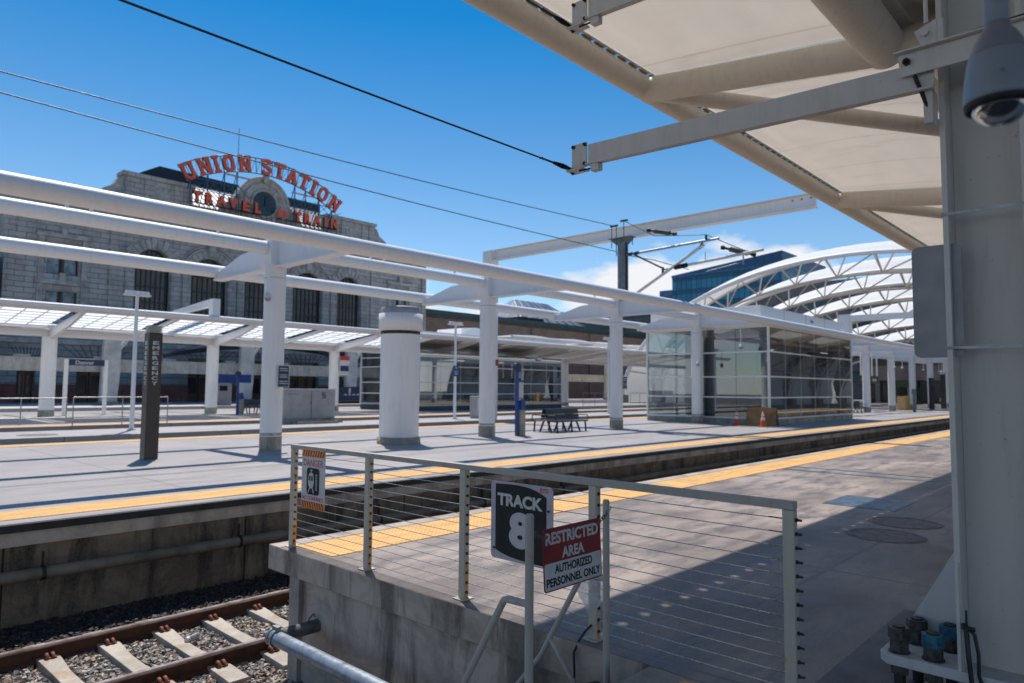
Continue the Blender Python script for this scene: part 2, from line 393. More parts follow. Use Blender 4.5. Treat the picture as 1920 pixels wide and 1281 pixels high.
def tag(o, label=None, cat=None, group=None, kind=None):
    if label: o['label'] = label
    if cat: o['category'] = cat
    if group: o['group'] = group
    if kind: o['kind'] = kind
    return o
def T(name, label, cat, loc, group=None):
    o = bpy.data.objects.new(name, None); COL.objects.link(o); o.location = loc; o.empty_display_size = .2
    OFF[o.name] = tuple(loc); return tag(o, label, cat, group)
def struct(o): o['kind'] = 'structure'; return o
def kids(o): return [c for c in bpy.data.objects if c.parent == o]
def clone(root, loc, label, parent=None):
    c = root.copy(); COL.objects.link(c)
    if parent is None: c.location = loc
    else: c.parent = parent
    if label: c['label'] = label
    for k in kids(root): clone(k, None, None, c)
    return c
X_, Y_, Z_ = Vector((1, 0, 0)), Vector((0, 1, 0)), Vector((0, 0, 1))

def holed(outer, holes, y, t):
    """wall in the XZ plane with openings, front face at y"""
    cu = bpy.data.curves.new('c', 'CURVE'); cu.dimensions = '2D'; cu.fill_mode = 'BOTH'; cu.extrude = t/2
    for ring in [outer]+holes:
        sp = cu.splines.new('POLY'); sp.points.add(len(ring)-1); sp.use_cyclic_u = True
        for p, q in zip(sp.points, ring): p.co = (q[0], q[1], 0, 1)
    o = bpy.data.objects.new('c', cu); COL.objects.link(o)
    me = o.evaluated_get(bpy.context.evaluated_depsgraph_get()).to_mesh()
    vs = [Vector((v.co.x, y+t/2-v.co.z, v.co.y)) for v in me.vertices]; fs = [tuple(p.vertices) for p in me.polygons]
    bpy.data.objects.remove(o); bpy.data.curves.remove(cu)
    return vs, fs

# ------------------------------------------------------------------ ground and platforms (setting)
def slab(name, x0, y0, x1, y1, z0, z1, m):
    b = MB(); b.box(x0, y0, z0, x1, y1, z1); return struct(b.build(name, m))
b = MB(); b.box(-400, -400, -1.6, 1500, 1500, -1.40); struct(b.build('ground', DIRT))
PX0, PX1 = 3.82, 130.0
NE = 7.1                                            # track-side edge of the near platform
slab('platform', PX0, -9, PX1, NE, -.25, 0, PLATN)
slab('platform', PX0+.06, -9, PX1, NE-.45, -1.4, -.253, WALLC)
b = MB(); b.box(PX0+.012, NE-.60, -1.4, PX0+.20, NE-.42, -.254); struct(b.build('platform', EDGEC))
b = MB(); b.box(PX0-.004, -9, -.245, PX0+.0, NE, -.004); struct(b.build('platform', WALLC))
b = MB(); b.box(PX0, NE-.22, .0, PX1, NE+.004, .004); struct(b.build('platform', EDGEC))
b = MB(); b.box(PX0+.16, 6.14, 0, PX1, 6.84, .008); struct(b.build('tactile_paving', YEL))
# landing where the photographer stands and its nosing
slab('landing', -4, -6, PX0-.01, 2.38, -.22, -.002, EDGEC)
b = MB(); b.box(2.9, 1.2, -.001, PX0-.06, 2.12, .006); struct(b.build('tactile_paving', YEL))
slab('landing', -4, -6, PX0-.05, 2.3, -1.4, -.223, WALLC)
# dark damp strip of paving by the column and steel plates in the deck
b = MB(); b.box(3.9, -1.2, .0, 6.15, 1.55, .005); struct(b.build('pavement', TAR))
# far platform with recessed wall below the coping
FE, FB = 10.3, 23.9
slab('platform', -12, FE+.02, PX1, FB, -.28, 0, PLATF)
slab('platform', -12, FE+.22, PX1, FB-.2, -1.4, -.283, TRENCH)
b = MB(); b.box(-12, FE-.02, -.27, PX1, FE+.018, -.10); struct(b.build('platform_coping', EDGEC))
b = MB(); b.box(-12, FE-.05, -.10, PX1, FE+.016, -.006); struct(b.build('rubber_edge', RUBBER))
b = MB(); b.box(-12, 10.62, 0, PX1, 11.36, .008); struct(b.build('tactile_paving', YEL))
b = MB(); b.box(-12, 22.95, 0, PX1, 23.65, .008); struct(b.build('tactile_paving', YEL))
# strip with lamp posts, middle platform, station platform
slab('platform', -12, 26.5, PX1, 30.3, -1.4, 0, deck('strip_concrete', (.37, .34, .325), (.30, .28, .27), 6, None, 0, .15))
slab('platform', -12, 33.3, PX1, 52, -1.4, 0, PLATF)
b = MB(); b.box(-12, 33.4, 0, PX1, 34.3, .008); struct(b.build('tactile_paving', YEL))
b = MB(); b.box(-12, 34.35, 0, PX1, 37.4, .006); struct(b.build('pavement', deck('brown_paving', (.34, .30, .30), (.28, .25, .26), 2, 1.5, 0, .3)))
slab('platform', -12, 58, PX1, 90, -1.4, .05, deck('station_concrete', (.60, .57, .56), (.50, .48, .48), 6, None, 0, .15))
b = MB(); b.box(-12, 58.1, .05, PX1, 58.9, .058); struct(b.build('tactile_paving', YEL))
b = MB(); b.box(PX1, -60, -1.4, 400, 200, .02); struct(b.build('pavement', PLATF))

# ------------------------------------------------------------------ track
BZ = -1.27
b = MB(); b.box(-8, NE-.5, -1.42, PX1, FE+.3, BZ-.035); tag(b.build('ballast_bed', simple('dark_ballast_dust', (.07, .06, .055), .95, 0, .3, 30, .6, 30)), kind='structure')
# loose stones: a single heap nobody could count
def stone_cloud(x0, x1, y0, y1, n, seed, size=(.011, .023)):
    rnd = random.Random(seed); mb = MB()
    base = []
    for k in range(14):
        r = random.Random(k)
        a = [Vector((r.uniform(.7, 1.15)*sx_, r.uniform(.55, 1.0)*sy_, r.uniform(.4, .75)*sz_)) for sx_ in (-1, 1) for sy_ in (-1, 1) for sz_ in (-1, 1)]
        a = [p+Vector((r.uniform(-.3, .3), r.uniform(-.3, .3), r.uniform(-.2, .2))) for p in a]
        base.append(a)
    F = [(0, 1, 3, 2), (4, 6, 7, 5), (0, 4, 5, 1), (2, 3, 7, 6), (0, 2, 6, 4), (1, 5, 7, 3)]
    for i in range(n):
        x = rnd.uniform(x0, x1); y = rnd.uniform(y0, y1)
        fx = abs(((x-2.27+.2925) % .585)-.2925)
        if abs(y-8.185) < 1.28 and fx < .135 and rnd.random() < .985: continue
        if abs(y-8.94) < .05 or abs(y-7.43) < .05: continue
        s_ = rnd.uniform(*size)*(1.35 if rnd.random() < .12 else 1); rot = Matrix.Rotation(rnd.uniform(0, 6.3), 3, 'Z') @ Matrix.Rotation(rnd.uniform(-.7, .7), 3, 'X')
        z = BZ-.045+rnd.uniform(0, .04)
        q = rnd.random(); mb.mat(0 if q < .34 else 1 if q < .62 else 2 if q < .80 else 3 if q < .92 else 4)
        mb.add([rot @ p*s_+Vector((x, y, z)) for p in base[i % 14]], F)
    return mb
BAL = [simple('grey_stone', (.30, .285, .27), .8, 0, .25, 20, .3, 90), simple('dark_stone', (.15, .14, .135), .8, 0, .25, 20, .3, 90),
       simple('warm_stone', (.46, .36, .27), .8, 0, .25, 20, .3, 90), simple('pale_stone', (.56, .52, .47), .8, 0, .2, 20, .3, 90), simple('rust_stone', (.40, .22, .12), .8, 0, .25, 20, .3, 90)]
BALD = [simple('shadow_tone_stone_a', (.050, .045, .042), .75, 0, .3, 20, .3, 90), simple('shadow_tone_stone_b', (.032, .030, .030), .75, 0, .3, 20, .3, 90),  # shadow along the far platform wall, put into the stone colours
        simple('shadow_tone_stone_c', (.075, .060, .048), .75, 0, .3, 20, .3, 90), simple('shadow_tone_stone_d', (.11, .095, .08), .75, 0, .3, 20, .3, 90), simple('shadow_tone_stone_e', (.06, .04, .03), .75, 0, .3, 20, .3, 90)]
tag(stone_cloud(1.2, 7.4, 5.9, 8.92, 30000, 3).build('ballast', BAL), kind='stuff')
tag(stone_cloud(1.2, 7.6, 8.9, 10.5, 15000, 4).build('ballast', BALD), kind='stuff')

R1, R2 = 8.94, 7.43
def rail(y, label):
    t = T('rail', label, 'rail', (0, y, -1.25), 'rails of the nearest track')
    prof = [(-.07, 0), (.07, 0), (.07, .012), (.012, .03), (.011, .125), (.036, .14), (.036, .150), (-.036, .150), (-.036, .14), (-.011, .125), (-.012, .03), (-.07, .012)]
    b = MB(); b.prism([(-8, y+a, -1.27+z) for a, z in prof], (PX1+8, 0, 0)); b.build('rail_web', RUST, t)
    h = MB(); h.prism([(-8, y+a, -1.27+z) for a, z in [(-.036, .1505), (.036, .1505), (.037, .166), (.028, .178), (-.028, .178), (-.037, .166)]], (PX1+8, 0, 0)); h.build('rail_head', RHEAD, t)
rail(R1, 'rusty steel rail nearest the dirty platform wall'); rail(R2, 'rusty steel rail passing under the pale pipe, farther from the platform wall')

def sleeper(x, label):
    yc = (R1+R2)/2
    t = T('sleeper', label, 'sleeper', (x, yc, BZ), 'concrete sleepers under the rails')
    b = MB(); P = []
    ys = [-1.28, -.95, -.62, -.2, .2, .62, .95, 1.28]; hw = [.13, .13, .127, .10, .10, .127, .13, .13]; zt = [.018, .03, .035, .012, .012, .035, .03, .018]
    vs = []
    for y, h_, z in zip(ys, hw, zt): vs += [(x-h_, yc+y, BZ-.12), (x-h_*.8, yc+y, BZ+.012+z), (x+h_*.8, yc+y, BZ+.012+z), (x+h_, yc+y, BZ-.12)]
    fs = []
    for j in range(7):
        for i in range(4): fs.append((j*4+i, j*4+(i+1) % 4, j*4+4+(i+1) % 4, j*4+4+i))
    fs += [(3, 2, 1, 0), (28, 29, 30, 31)]
    b.add(vs, fs); b.build('sleeper_block', SLEEP, t, bevel=.006)
    for ry in (R1, R2):
        for sd in (-1, 1):
            c = MB(); yy = ry+sd*.115
            for dx in (-.028, .028):
                c.tube([(x+dx, ry+sd*.045, BZ+.045), (x+dx, ry+sd*.065, BZ+.080), (x+dx, ry+sd*.095, BZ+.092), (x+dx, ry+sd*.125, BZ+.078), (x+dx, ry+sd*.135, BZ+.045)], .019, 8)
            c.box(x-.05, min(yy-.025, yy+.025), BZ+.025, x+.06, max(yy-.025, yy+.025), BZ+.060)
            c.build('rail_clip', CLIP, t)
    return t
SX0, SP = 2.27, .585
s0 = sleeper(SX0, 'stained concrete sleeper lowest left in view, with the rust drip')
lab = {-1: 'concrete sleeper cut by the left edge of the view', 1: 'stained concrete sleeper second from the left in view', 2: 'concrete sleeper beside the bare ballast, just left of the silver can',
       3: 'concrete sleeper touched by the silver can', 4: 'concrete sleeper just left of the clamp of the pale pipe', 5: 'concrete sleeper farthest right, by the platform corner'}
for k in range(-1, 60):
    if k == 0: continue
    clone(s0, s0.location+Vector((SP*k, 0, 0)), lab.get(k, 'concrete sleeper hidden deeper along the track between the platforms'))

t = T('drink_can', 'silver can lying beside a sleeper on the ballast', 'can', (3.60, 8.42, BZ))
b = MB(); b.cyl((3.53, 8.36, BZ+.045), (3.66, 8.42, BZ+.045), .036, n=18); b.build('can_body', STAINLESS, t)
b = MB(); b.cyl((3.50, 8.346, BZ+.045), (3.529, 8.36, BZ+.045), .030, .036, n=18); b.build('can_lid', SIGNW, t)
b = MB(); b.add([(2.2, 9.35, BZ+.02), (2.27, 9.32, BZ+.03), (2.31, 9.38, BZ+.05), (2.26, 9.42, BZ+.028), (2.21, 9.40, BZ+.055)], [(0, 1, 2, 4), (2, 3, 4), (0, 4, 3), (0, 3, 2, 1)])
tag(b.build('litter', CONE), 'crumpled orange scrap among the dark stones by the wall', 'litter')

# pipe along the trench wall
t = T('wall_pipe', 'dirty concrete-grey pipe running along the trench wall', 'pipe', (0, FE+.06, -.66))
b = MB(); b.cyl((-12, FE+.10, -.66), (60, FE+.10, -.66), .078, n=18); b.build('pipe', simple('dirty_pipe', (.22, .20, .16), .75, 0, .3, 2.2, .3, 30, (.10, .09, .075)), t)
for x in (2.55, 5.1, 7.7, 10.3, 12.9):
    b = MB(); b.cyl((x-.02, FE+.10, -.66), (x+.02, FE+.10, -.66), .092, n=18); b.box(x-.012, FE+.11, -.6, x+.012, FE+.14, -.40); b.build('pipe_clamp', DARKM, t)

# ------------------------------------------------------------------ cable railing on the platform end
FX = 3.95
t = T('cable_railing', 'pale steel cable railing across the end of the platform', 'railing', (FX, 4.2, 0))
posts = [6.86, 5.51, 4.20, 2.90, 1.56]
for i, y in enumerate(posts):
    b = MB(); b.box(FX-.025, y-.032, .0, FX+.03, y+.032, 1.028)
    b.box(FX-.06, y-.06, .0, FX+.06, y+.06, .010)
    p = b.build('post', POSTP, t, bevel=.003)
    for k in range(13):
        d = MB(); z = .975-k*.0765; d.cyl((FX+.003, y-.042, z), (FX+.003, y-.030, z), .011, n=10)
        if i == 4: d.cyl((FX+.003, y-.066, z), (FX+.003, y-.04, z), .007, n=8)
        d.build('cable_fitting', DARKM, p)
    if i in (0, 1, 2, 3):                       # rust that has run from the fittings
        d = MB()
        for k in range(3+(i == 0)*7, 13):
            if i == 0 or k >= {1: 5, 2: 9, 3: 11}[i]:
                z = .975-k*.0765; L = .03+.02*((k*7+i) % 3)+(.012*k if i == 0 else .006*(k-4)); L = min(L, .072)
                q_ = 1.5 if i == 0 else 1.0; d.prism([(FX-.012*q_, y-.0325, z+.012*q_), (FX+.016*q_, y-.0325, z+.012*q_), (FX+.014*q_, y-.0325, z-L*.6), (FX+.004, y-.0325, z-L), (FX-.008*q_, y-.0325, z-L*.55)], (0, -.001, 0))
        d.build('rust_streaks', RUSTDRIP, p)
b = MB(); b.box(FX-.03, posts[-1]-.032, 1.030, FX+.035, posts[0]+.035, 1.075); b.build('top_rail', RAILP, t, bevel=.004)
for k in range(13):
    z = .975-k*.0765; pts = []
    for j in range(len(posts)-1):
        for q in range(4): pts.append((FX+.003, posts[j]+(posts[j+1]-posts[j])*q/4, z-.004*math.sin(PI*q/4)))
    pts.append((FX+.003, posts[-1], z)); b = MB(); b.tube(pts, .0032, 6)
    for j in range(3): b.cyl((FX+.003, posts[-1]+.034+j*.001, z), (FX+.003, posts[-1]+.12, z), .0048, n=6)
    b.build('cable', STAINLESS, t)

# ------------------------------------------------------------------ signs on and by the railing
U, V, Nn = -Y_, Z_, -X_                    # facing the tracks' end (towards -X)
SXp = FX-.035
# danger sign
O = Vector((SXp, 6.42, .745)); Wd, Hd = .44, .60
t = T('danger_sign', 'white danger sign with orange striped ends on the first railing post', 'sign', tuple(O))
b = MB(); b.plate(O, U, V, Nn, Wd, Hd, .004, .03); b.build('sign_plate', SIGNW, t)
for zc in (.262, -.262):
    b = MB(); b.plate(O+V*zc+Nn*.0025, U, V, Nn, Wd-.008, .07, .002, .02); b.build('orange_band', ORANGE, t)
    b = MB()
    for k in range(9):
        x = -.19+k*.046; s_ = .014 if zc > 0 else -.014
        b.prism([O+U*(x+s_)+V*(zc+.034)+Nn*.004, O+U*(x+.02+s_)+V*(zc+.034)+Nn*.004, O+U*(x+.02-s_)+V*(zc-.034)+Nn*.004, O+U*(x-s_)+V*(zc-.034)+Nn*.004], Nn*.001)
    b.build('stripes', STRIPE, t)
b = MB(); b.text('DANGER', O+V*.165+Nn*.003, U, V, Nn, .37, .07, .0, .002); b.build('lettering', SIGNRD, t)
b = MB(); b.text('NO CLEARANCE', O-V*.192+Nn*.003, U, V, Nn, .40, .04, .0, .002); b.build('lettering', SIGNRD, t)
b = MB(); b.plate(O-V*.02+Nn*.0035, U, V, Nn, .235, .27, .003, .035); b.build('pictogram_panel', BLACK, t)
b = MB(); P = O-V*.02+U*(-.03)+Nn*.006
body = [(-.035, -.06), (-.055, -.02), (-.045, .06), (-.028, .085), (.028, .085), (.045, .06), (.055, -.02), (.035, -.06), (.015, -.072), (-.015, -.072)]
b.prism([P+U*x+V*z for x, z in body], Nn*.002)
for sgn in (-1, 1): b.prism([P+U*(sgn*.030)+V*-.066, P+U*(sgn*.018)+V*-.066, P+U*(sgn*.044)+V*-.118, P+U*(sgn*.060)+V*-.118], Nn*.002)
b.plate(P+V*.112, U, V, Nn, .05, .008, .002); b.plate(P+V*.098, U, V, Nn, .012, .02, .002)
for k in range(10): b.plate(P+U*.098+V*(.07-k*.017), U, V, Nn, .030, .008, .002)
b.build('tram_pictogram', SIGNW, t)
b = MB()
for sgn in (-1, 1): b.plate(P+U*sgn*.021+V*.03+Nn*.003, U, V, Nn, .024, .05, .002)
b.build('tram_windows', BLACK, t)
for q_ in (.262, -.262): b = MB(); b.cyl(O+V*q_+Nn*.0055, O+V*q_+Nn*.010, .01); b.build('bolt', STAINLESS, t)
# track number sign
O = Vector((SXp, 3.545, .69)); Wd, Hd = .62, .585
t = T('track_sign', 'black and grey track 8 sign fixed to the cable railing', 'sign', tuple(O))
b = MB(); b.plate(O, U, V, Nn, Wd, Hd, .006, .035); b.build('sign_plate', simple('lavender_grey_paint', (.50, .47, .52), .4, 0, .08, 9), t)
def arc(p, q, s_, n=10): return [(p[0]+(q[0]-p[0])*i/n, p[1]+(q[1]-p[1])*i/n+s_*math.sin(PI*i/n)) for i in range(n+1)]
poly = [(.25, .213), (.20, .236), (.15, .253), (.10, .265), (.04, .273), (-.03, .277), (-.11, .277), (-.262, .271), (-.262, -.226), (-.20, -.245), (-.13, -.259), (-.05, -.268), (.04, -.274), (.25, -.276)]
b = MB(); b.prism([O+U*x+V*z+Nn*.0032 for x, z in poly], Nn*.001); b.build('black_field', BLACK, t)
b = MB(); b.text('TRACK', O+V*.158+U*-.012+Nn*.0055, U, V, Nn, .455, .095, .040, .002); b.build('lettering', SIGNW, t)
b = MB()
b.text('8', O-V*.055+U*-.005+Nn*.0055, U, V, Nn, .225, .268, .055, .002); b.build('lettering', SIGNW, t)
b = MB(); b.text('RTD', O+V*.262+U*.228+Nn*.0035, U, V, Nn, .080, .030, .03, .002, .1); b.build('operator_mark', SIGNRD, t)
for q_ in (O+U*-.275-V*.215, O+U*.27+V*.12): b = MB(); b.cyl(q_+Nn*.0035, q_+Nn*.010, .009); b.build('bolt', BOLT, t)
for zz in (.18, -.18): b = MB(); b.box(FX-.0315, 3.3, .69+zz-.015, FX-.027, 3.8, .69+zz+.015); b.build('back_bracket', GALV, t)

# ------------------------------------------------------------------ steps with handrails and the chained gate
GY = 2.62
def handrail(x, label, r):
    t = T('handrail', label, 'handrail', (x, GY, -.2), 'tubular handrails of the stair')
    b = MB(); b.cyl((x, GY, -.45), (x, GY, .985), r, n=18); b.cyl((x, GY, .98), (x, GY, .992), r*.8, n=18); b.build('post', RAILP, t)
    b = MB(); b.tube([(x, GY, .50), (x, GY+.16, .495), (x, GY+.19, .485), (x, GY+.21, .455), (x, GY+.54, -.11), (x, GY+1.5, -1.25)], r*.85, 14); b.build('sloping_rail', RAILP, t)
    b = MB(); b.cyl((x, GY+.46, .03), (x, GY+.12, -.36), r*.7, n=12); b.build('brace', RAILP, t) if x > 3.5 else None
    b = MB(); b.cyl((x, GY+1.45, -1.2), (x, GY+1.45, -1.4), r*.85, n=12); b.build('lower_post', RAILP, t)
handrail(2.965, 'tubular steel handrail whose post stands before the track 8 sign', .0245)
handrail(3.695, 'tubular steel handrail beside the platform wall, right of the red sign', .0215)
t = T('metal_stair', 'short metal stair going down beside the platform wall', 'stair', (3.33, 3.4, -1.4))
for k in range(6):
    y = 2.42+k*.28; b = MB(); z = -.21*(k+1); b.box(2.99, y, z-.03, 3.665, y+.27, z)
    b.build('tread', DARKM, t)
for x in (2.95, 3.68):
    b = MB(); b.beam((x, 2.40, -.16), (x, 4.1, -1.42), .02, .2); b.build('stringer', DARKM, t)
# chain + restricted sign
def chain(p, q, sag, n, label):
    b = MB(); p = Vector(p); q = Vector(q)
    pts = [p+(q-p)*i/n-Z_*sag*math.sin(PI*i/n) for i in range(n+1)]
    for i in range(n):
        d = (pts[i+1]-pts[i]); L = d.length; d.normalize(); c = (pts[i]+pts[i+1])/2
        s_ = d.cross(Z_).normalized(); u_ = s_ if i % 2 else s_.cross(d).normalized()
        ring = [c+d*math.cos(a)*L*.66+u_*math.sin(a)*.011 for a in [2*PI*k/12 for k in range(13)]]
        b.tube(ring, .0028, 6)
    return tag(b.build('chain', simple('dull_chain', (.20, .18, .14), .5, .6, .2, 60), loc=tuple(p)), label, 'chain', 'chains holding the red sign')
chain((2.965+.024, GY-.018, .885), (3.112, GY, .842), .012, 7, 'short chain from the left stair post to the red sign')
chain((3.612, GY, .860), (3.695+.018, GY-.02, .945), .008, 6, 'short chain from the red sign up to the right stair post')
O = Vector((3.358, GY, .710)); u2 = Vector((1, -.03, .012)).normalized(); n2 = Vector((-.03, -1, .05)).normalized(); v2 = n2.cross(u2).normalized()
t = T('restricted_area_sign', 'red and white restricted area sign hanging on a chain between the stair posts', 'sign', tuple(O))
b = MB(); b.plate(O, u2, v2, n2, .535, .355, .003, .022); b.build('sign_plate', SIGNR, t)
b = MB(); b.plate(O-v2*.0945+n2*.002, u2, v2, n2, .519, .150, .0015, .014); b.build('white_field', SIGNW, t)
b = MB(); b.text('RESTRICTED', O+v2*.118+n2*.0022, u2, v2, n2, .485, .070, .032, .0015); b.text('AREA', O+v2*.026+n2*.0022, u2, v2, n2, .205, .062, .032, .0015); b.build('white_lettering', SIGNW, t)
b = MB(); b.text('AUTHORIZED', O-v2*.058+n2*.0032, u2, v2, n2, .345, .050, .030, .0015); b.text('PERSONNEL ONLY', O-v2*.128+n2*.0032, u2, v2, n2, .495, .049, .030, .0015); b.build('black_lettering', BLACK, t)
for sx_ in (-.21, .22): b = MB(); b.cyl(O+u2*sx_+v2*.158+n2*.001, O+u2*sx_+v2*.158+n2*.004, .006, n=10); b.build('rivet', BOLT, t)
# plastic bag caught on the fourth post
rnd = random.Random(5); b = MB(); vs = []; nu, nv = 9, 9
for j in range(nv):
    for i in range(nu):
        a = 2*PI*i/nu; f = j/(nv-1); r = (.028+.085*math.sin(PI*min(1, f*1.15+.1))**.8)*(1+rnd.uniform(-.30, .30))
        if f > .9: r *= .4
        vs.append((FX-.02+math.cos(a)*r*.42+rnd.uniform(-.014, .014), 2.93+math.sin(a)*r*1.2+rnd.uniform(-.014, .014)-.02*f, .47-.31*f+rnd.uniform(-.016, .016)))
b.add(vs, [(j*nu+i, j*nu+(i+1) % nu, (j+1)*nu+(i+1) % nu, (j+1)*nu+i) for j in range(nv-1) for i in range(nu)])
g = G('thin_clear_plastic'); tr = g.n('ShaderNodeBsdfTransparent'); df = g.n('ShaderNodeBsdfPrincipled'); df.inputs['Base Color'].default_value = (.75, .82, .85, 1); df.inputs['Roughness'].default_value = .2
mm = g.n('ShaderNodeMixShader'); mm.inputs[0].default_value = .42; g.l(tr.outputs[0], mm.inputs[1]); g.l(df.outputs[0], mm.inputs[2]); g.l(mm.outputs[0], g.out.inputs[0])
tag(b.build('plastic_bag', g.m, loc=(FX, 2.9, .1)), 'crumpled clear plastic bag caught on the railing behind the red sign', 'plastic bag')
# black cable hanging down the platform face
b = MB(); b.tube([(FX-.03, 2.9, .10), (FX-.06, 2.93, .06), (FX-.11, 2.95, .0), (3.79, 2.95, -.06), (3.77, 2.93, -.2), (3.775, 2.95, -.5), (3.77, 2.93, -.9), (3.76, 2.9, -1.3)], .008, 8)
b.tube([(3.77, 2.93, -.34), (3.74, 2.84, -.22), (3.73, 2.72, -.17), (3.74, 2.6, -.18), (3.77, 2.5, -.24)], .008, 8)
tag(b.build('power_cable', CABLEB, loc=(3.79, 2.95, 0)), 'black cable drooping from the railing down the platform end wall', 'cable')

# thick pale pipe leaving the platform wall and turning towards the viewer
t = T('barrier_pipe', 'thick pale galvanised pipe with a clamped elbow beside the rails', 'pipe', (3.42, 6.1, -.66))
PZ, PYy, PXx = -.655, 6.16, 3.42
b = MB(); b.cyl((PXx+.02, PYy+.05, PZ), (4.9, PYy+.05, PZ), .062, n=20); b.build('wall_pipe_section', simple('dark_pipe_sleeve', (.20, .21, .22), .6, .2, .3, 9, .1), t)
b = MB(); b.cyl((PXx, PYy+.06, PZ), (PXx, .6, PZ), .068, n=22); b.build('long_pipe', GALVP, t)
b = MB(); b.cyl((PXx, PYy-.02, PZ), (PXx, PYy+.03, PZ), .083, n=22); b.cyl((PXx, PYy+.055, PZ), (PXx, PYy+.085, PZ), .080, n=22); b.box(PXx-.02, PYy-.03, PZ+.06, PXx+.02, PYy+.06, PZ+.11)
b.build('clamp', GALV, t)
b = MB(); b.tube([(3.83, PYy+.02, PZ+.10), (3.80, PYy+.0, PZ+.14), (3.76, PYy+.02, PZ+.09), (3.79, PYy+.06, PZ+.05)], .006, 6); b.build('wire_tie', BOLT, t)
for yy in (1.0, 2.1):
    b = MB(); b.cyl((PXx, yy, -1.4), (PXx, yy, PZ-.05), .045, n=14); b.build('support_leg', GALVP, t)

# ------------------------------------------------------------------ deck fittings
for (x, y, lab) in ((9.1, 2.47, 'round cast cover in the shaded paving, nearer of two'), (10.15, 2.52, 'round cast cover in the shaded paving, farther of two')):
    t = T('manhole_cover', lab, 'manhole cover', (x, y, 0), 'round covers in the near platform')
    b = MB(); b.cyl((x, y, .001), (x, y, .005), .355, n=40); b.lathe([(.36, .0), (.38, .010), (.41, .010), (.43, .0)], (x, y, 0), 40, True, False); b.build('rim', MANH, t)
b = MB(); b.box(11.0, 2.86, 0, 12.15, 3.85, .006); tag(b.build('access_hatch', STEELPL, loc=(11.5, 3.3, 0)), 'blue grey steel hatch in the deck, half in the canopy shadow', 'hatch')
for k, (x, lab) in enumerate(((15.1, 'steel drain channel across the platform, nearer of two'), (15.75, 'steel drain channel across the platform, farther of two'))):
    b = MB(); b.box(x, -6, 0, x+.13, 6.1, .005); tag(b.build('drain_channel', STEELPL, loc=(x, 0, 0)), lab, 'drain', 'drain channels across the near platform')
for i, (x, y) in enumerate(((7.35, 4.3), (6.6, 3.0), (8.9, 4.6), (6.1, 2.75))):
    b = MB(); r = random.Random(i); b.add([(x+r.uniform(-.03, .03), y+r.uniform(-.03, .03), .004+r.uniform(0, .02)) for _ in range(4)], [(0, 1, 2), (0, 2, 3)])
    if i < 2: tag(b.build('litter', SIGNW, loc=(x, y, 0)), ['tiny white scrap on the sunlit deck behind the railing', 'tiny white scrap on the shaded deck just inside the shadow edge'][i], 'litter')

# ------------------------------------------------------------------ big steel column on the right
CXf, CYl, CYr = 4.42, .865, .475           # front flange edge, outer faces of the two flanges
t = T('steel_column', 'large grey steel column with bolted base plate at the right edge', 'column', (4.6, .7, .16))
PT = .215
b = MB(); b.box(CXf, CYl-.028, PT, CXf+.36, CYl, 7.4); b.build('left_flange', GREYCOL, t, bevel=.003)
b = MB(); b.box(CXf, CYr, PT, CXf+.36, CYr+.028, 7.4); b.build('right_flange', GREYCOL, t, bevel=.003)
b = MB(); b.box(CXf+.17, CYr+.029, PT, CXf+.19, CYl-.029, 7.4); b.build('web', GREYCOL, t)
b = MB()
ch = .045
b.prism([(CXf-.01, .14, PT-.055), (CXf-.01, 1.255-ch, PT-.055), (CXf+ch, 1.255, PT-.055), (CXf+.40-ch, 1.255, PT-.055), (CXf+.40, 1.255-ch, PT-.055), (CXf+.40, .14, PT-.055)], (0, 0, .055))
b.build('base_plate', paint_dirty('base_plate_paint', (.56, .56, .57), .3, .6, .5), t, bevel=.004)
b = MB(); b.prism([(CXf+.375, CYl+.001, PT+.001), (CXf+.375, 1.235, PT+.001), (CXf+.375, 1.20, PT+.06), (CXf+.375, .93, PT+.56), (CXf+.375, CYl+.001, PT+.62)], (.022, 0, 0)); b.build('gusset', paint_dirty('gusset_paint', (.60, .60, .60), .1, .3, .45), t)
b = MB(); b.box(CXf-.012, CYl-.020, PT+.001, CXf-.001, CYl-.004, .78); b.build('edge_stiffener', GREYCOL, t)
def anchor(x, y, m, hidden=False):
    b = MB(); b.mat(0)
    b.cyl((x, y, PT+.001), (x, y, PT+.007), .057, n=24)
    def hexn(z0, z1, r, ph):
        A = [(x+r*math.cos(PI/3*i+ph), y+r*math.sin(PI/3*i+ph)) for i in range(6)]
        b.prism([(p[0], p[1], z0) for p in A], (0, 0, z1-z0))
    hexn(PT+.008, PT+.072, .054, .3); b.mat(1); hexn(PT+.0725, PT+.140, .057, .55); b.mat(2)
    b.cyl((x, y, PT+.1405), (x, y, PT+.148), .033, n=20); b.cyl((x, y, -.0), (x, y, PT-.056), .030, n=14); b.mat(0); hexn(PT-.115, PT-.06, .050, .2)
    b.build('anchor_bolt', [NUTG, m, DARKM], t, bevel=.003)
anchor(CXf+.075, 1.165, NUTG); anchor(CXf+.13+.17, 1.125, NUTG); anchor(CXf+.075, .995, NUTB); anchor(CXf+.13+.17, .955, NUTB)
b = MB(); b.box(CXf+.03, .10, 0, CXf+.40, .80, PT-.075); b.build('grout_block', TAR, t)
for z in (1.93, 2.67):
    b = MB()
    for (p, q) in (((CXf-.006, CYr-.006), (CXf-.006, CYl+.006)), ((CXf-.006, CYl+.006), (CXf+.366, CYl+.006))):
        b.beam((p[0], p[1], z), (q[0], q[1], z), .002, .015)
    b.build('band_clamp', GALV, t)
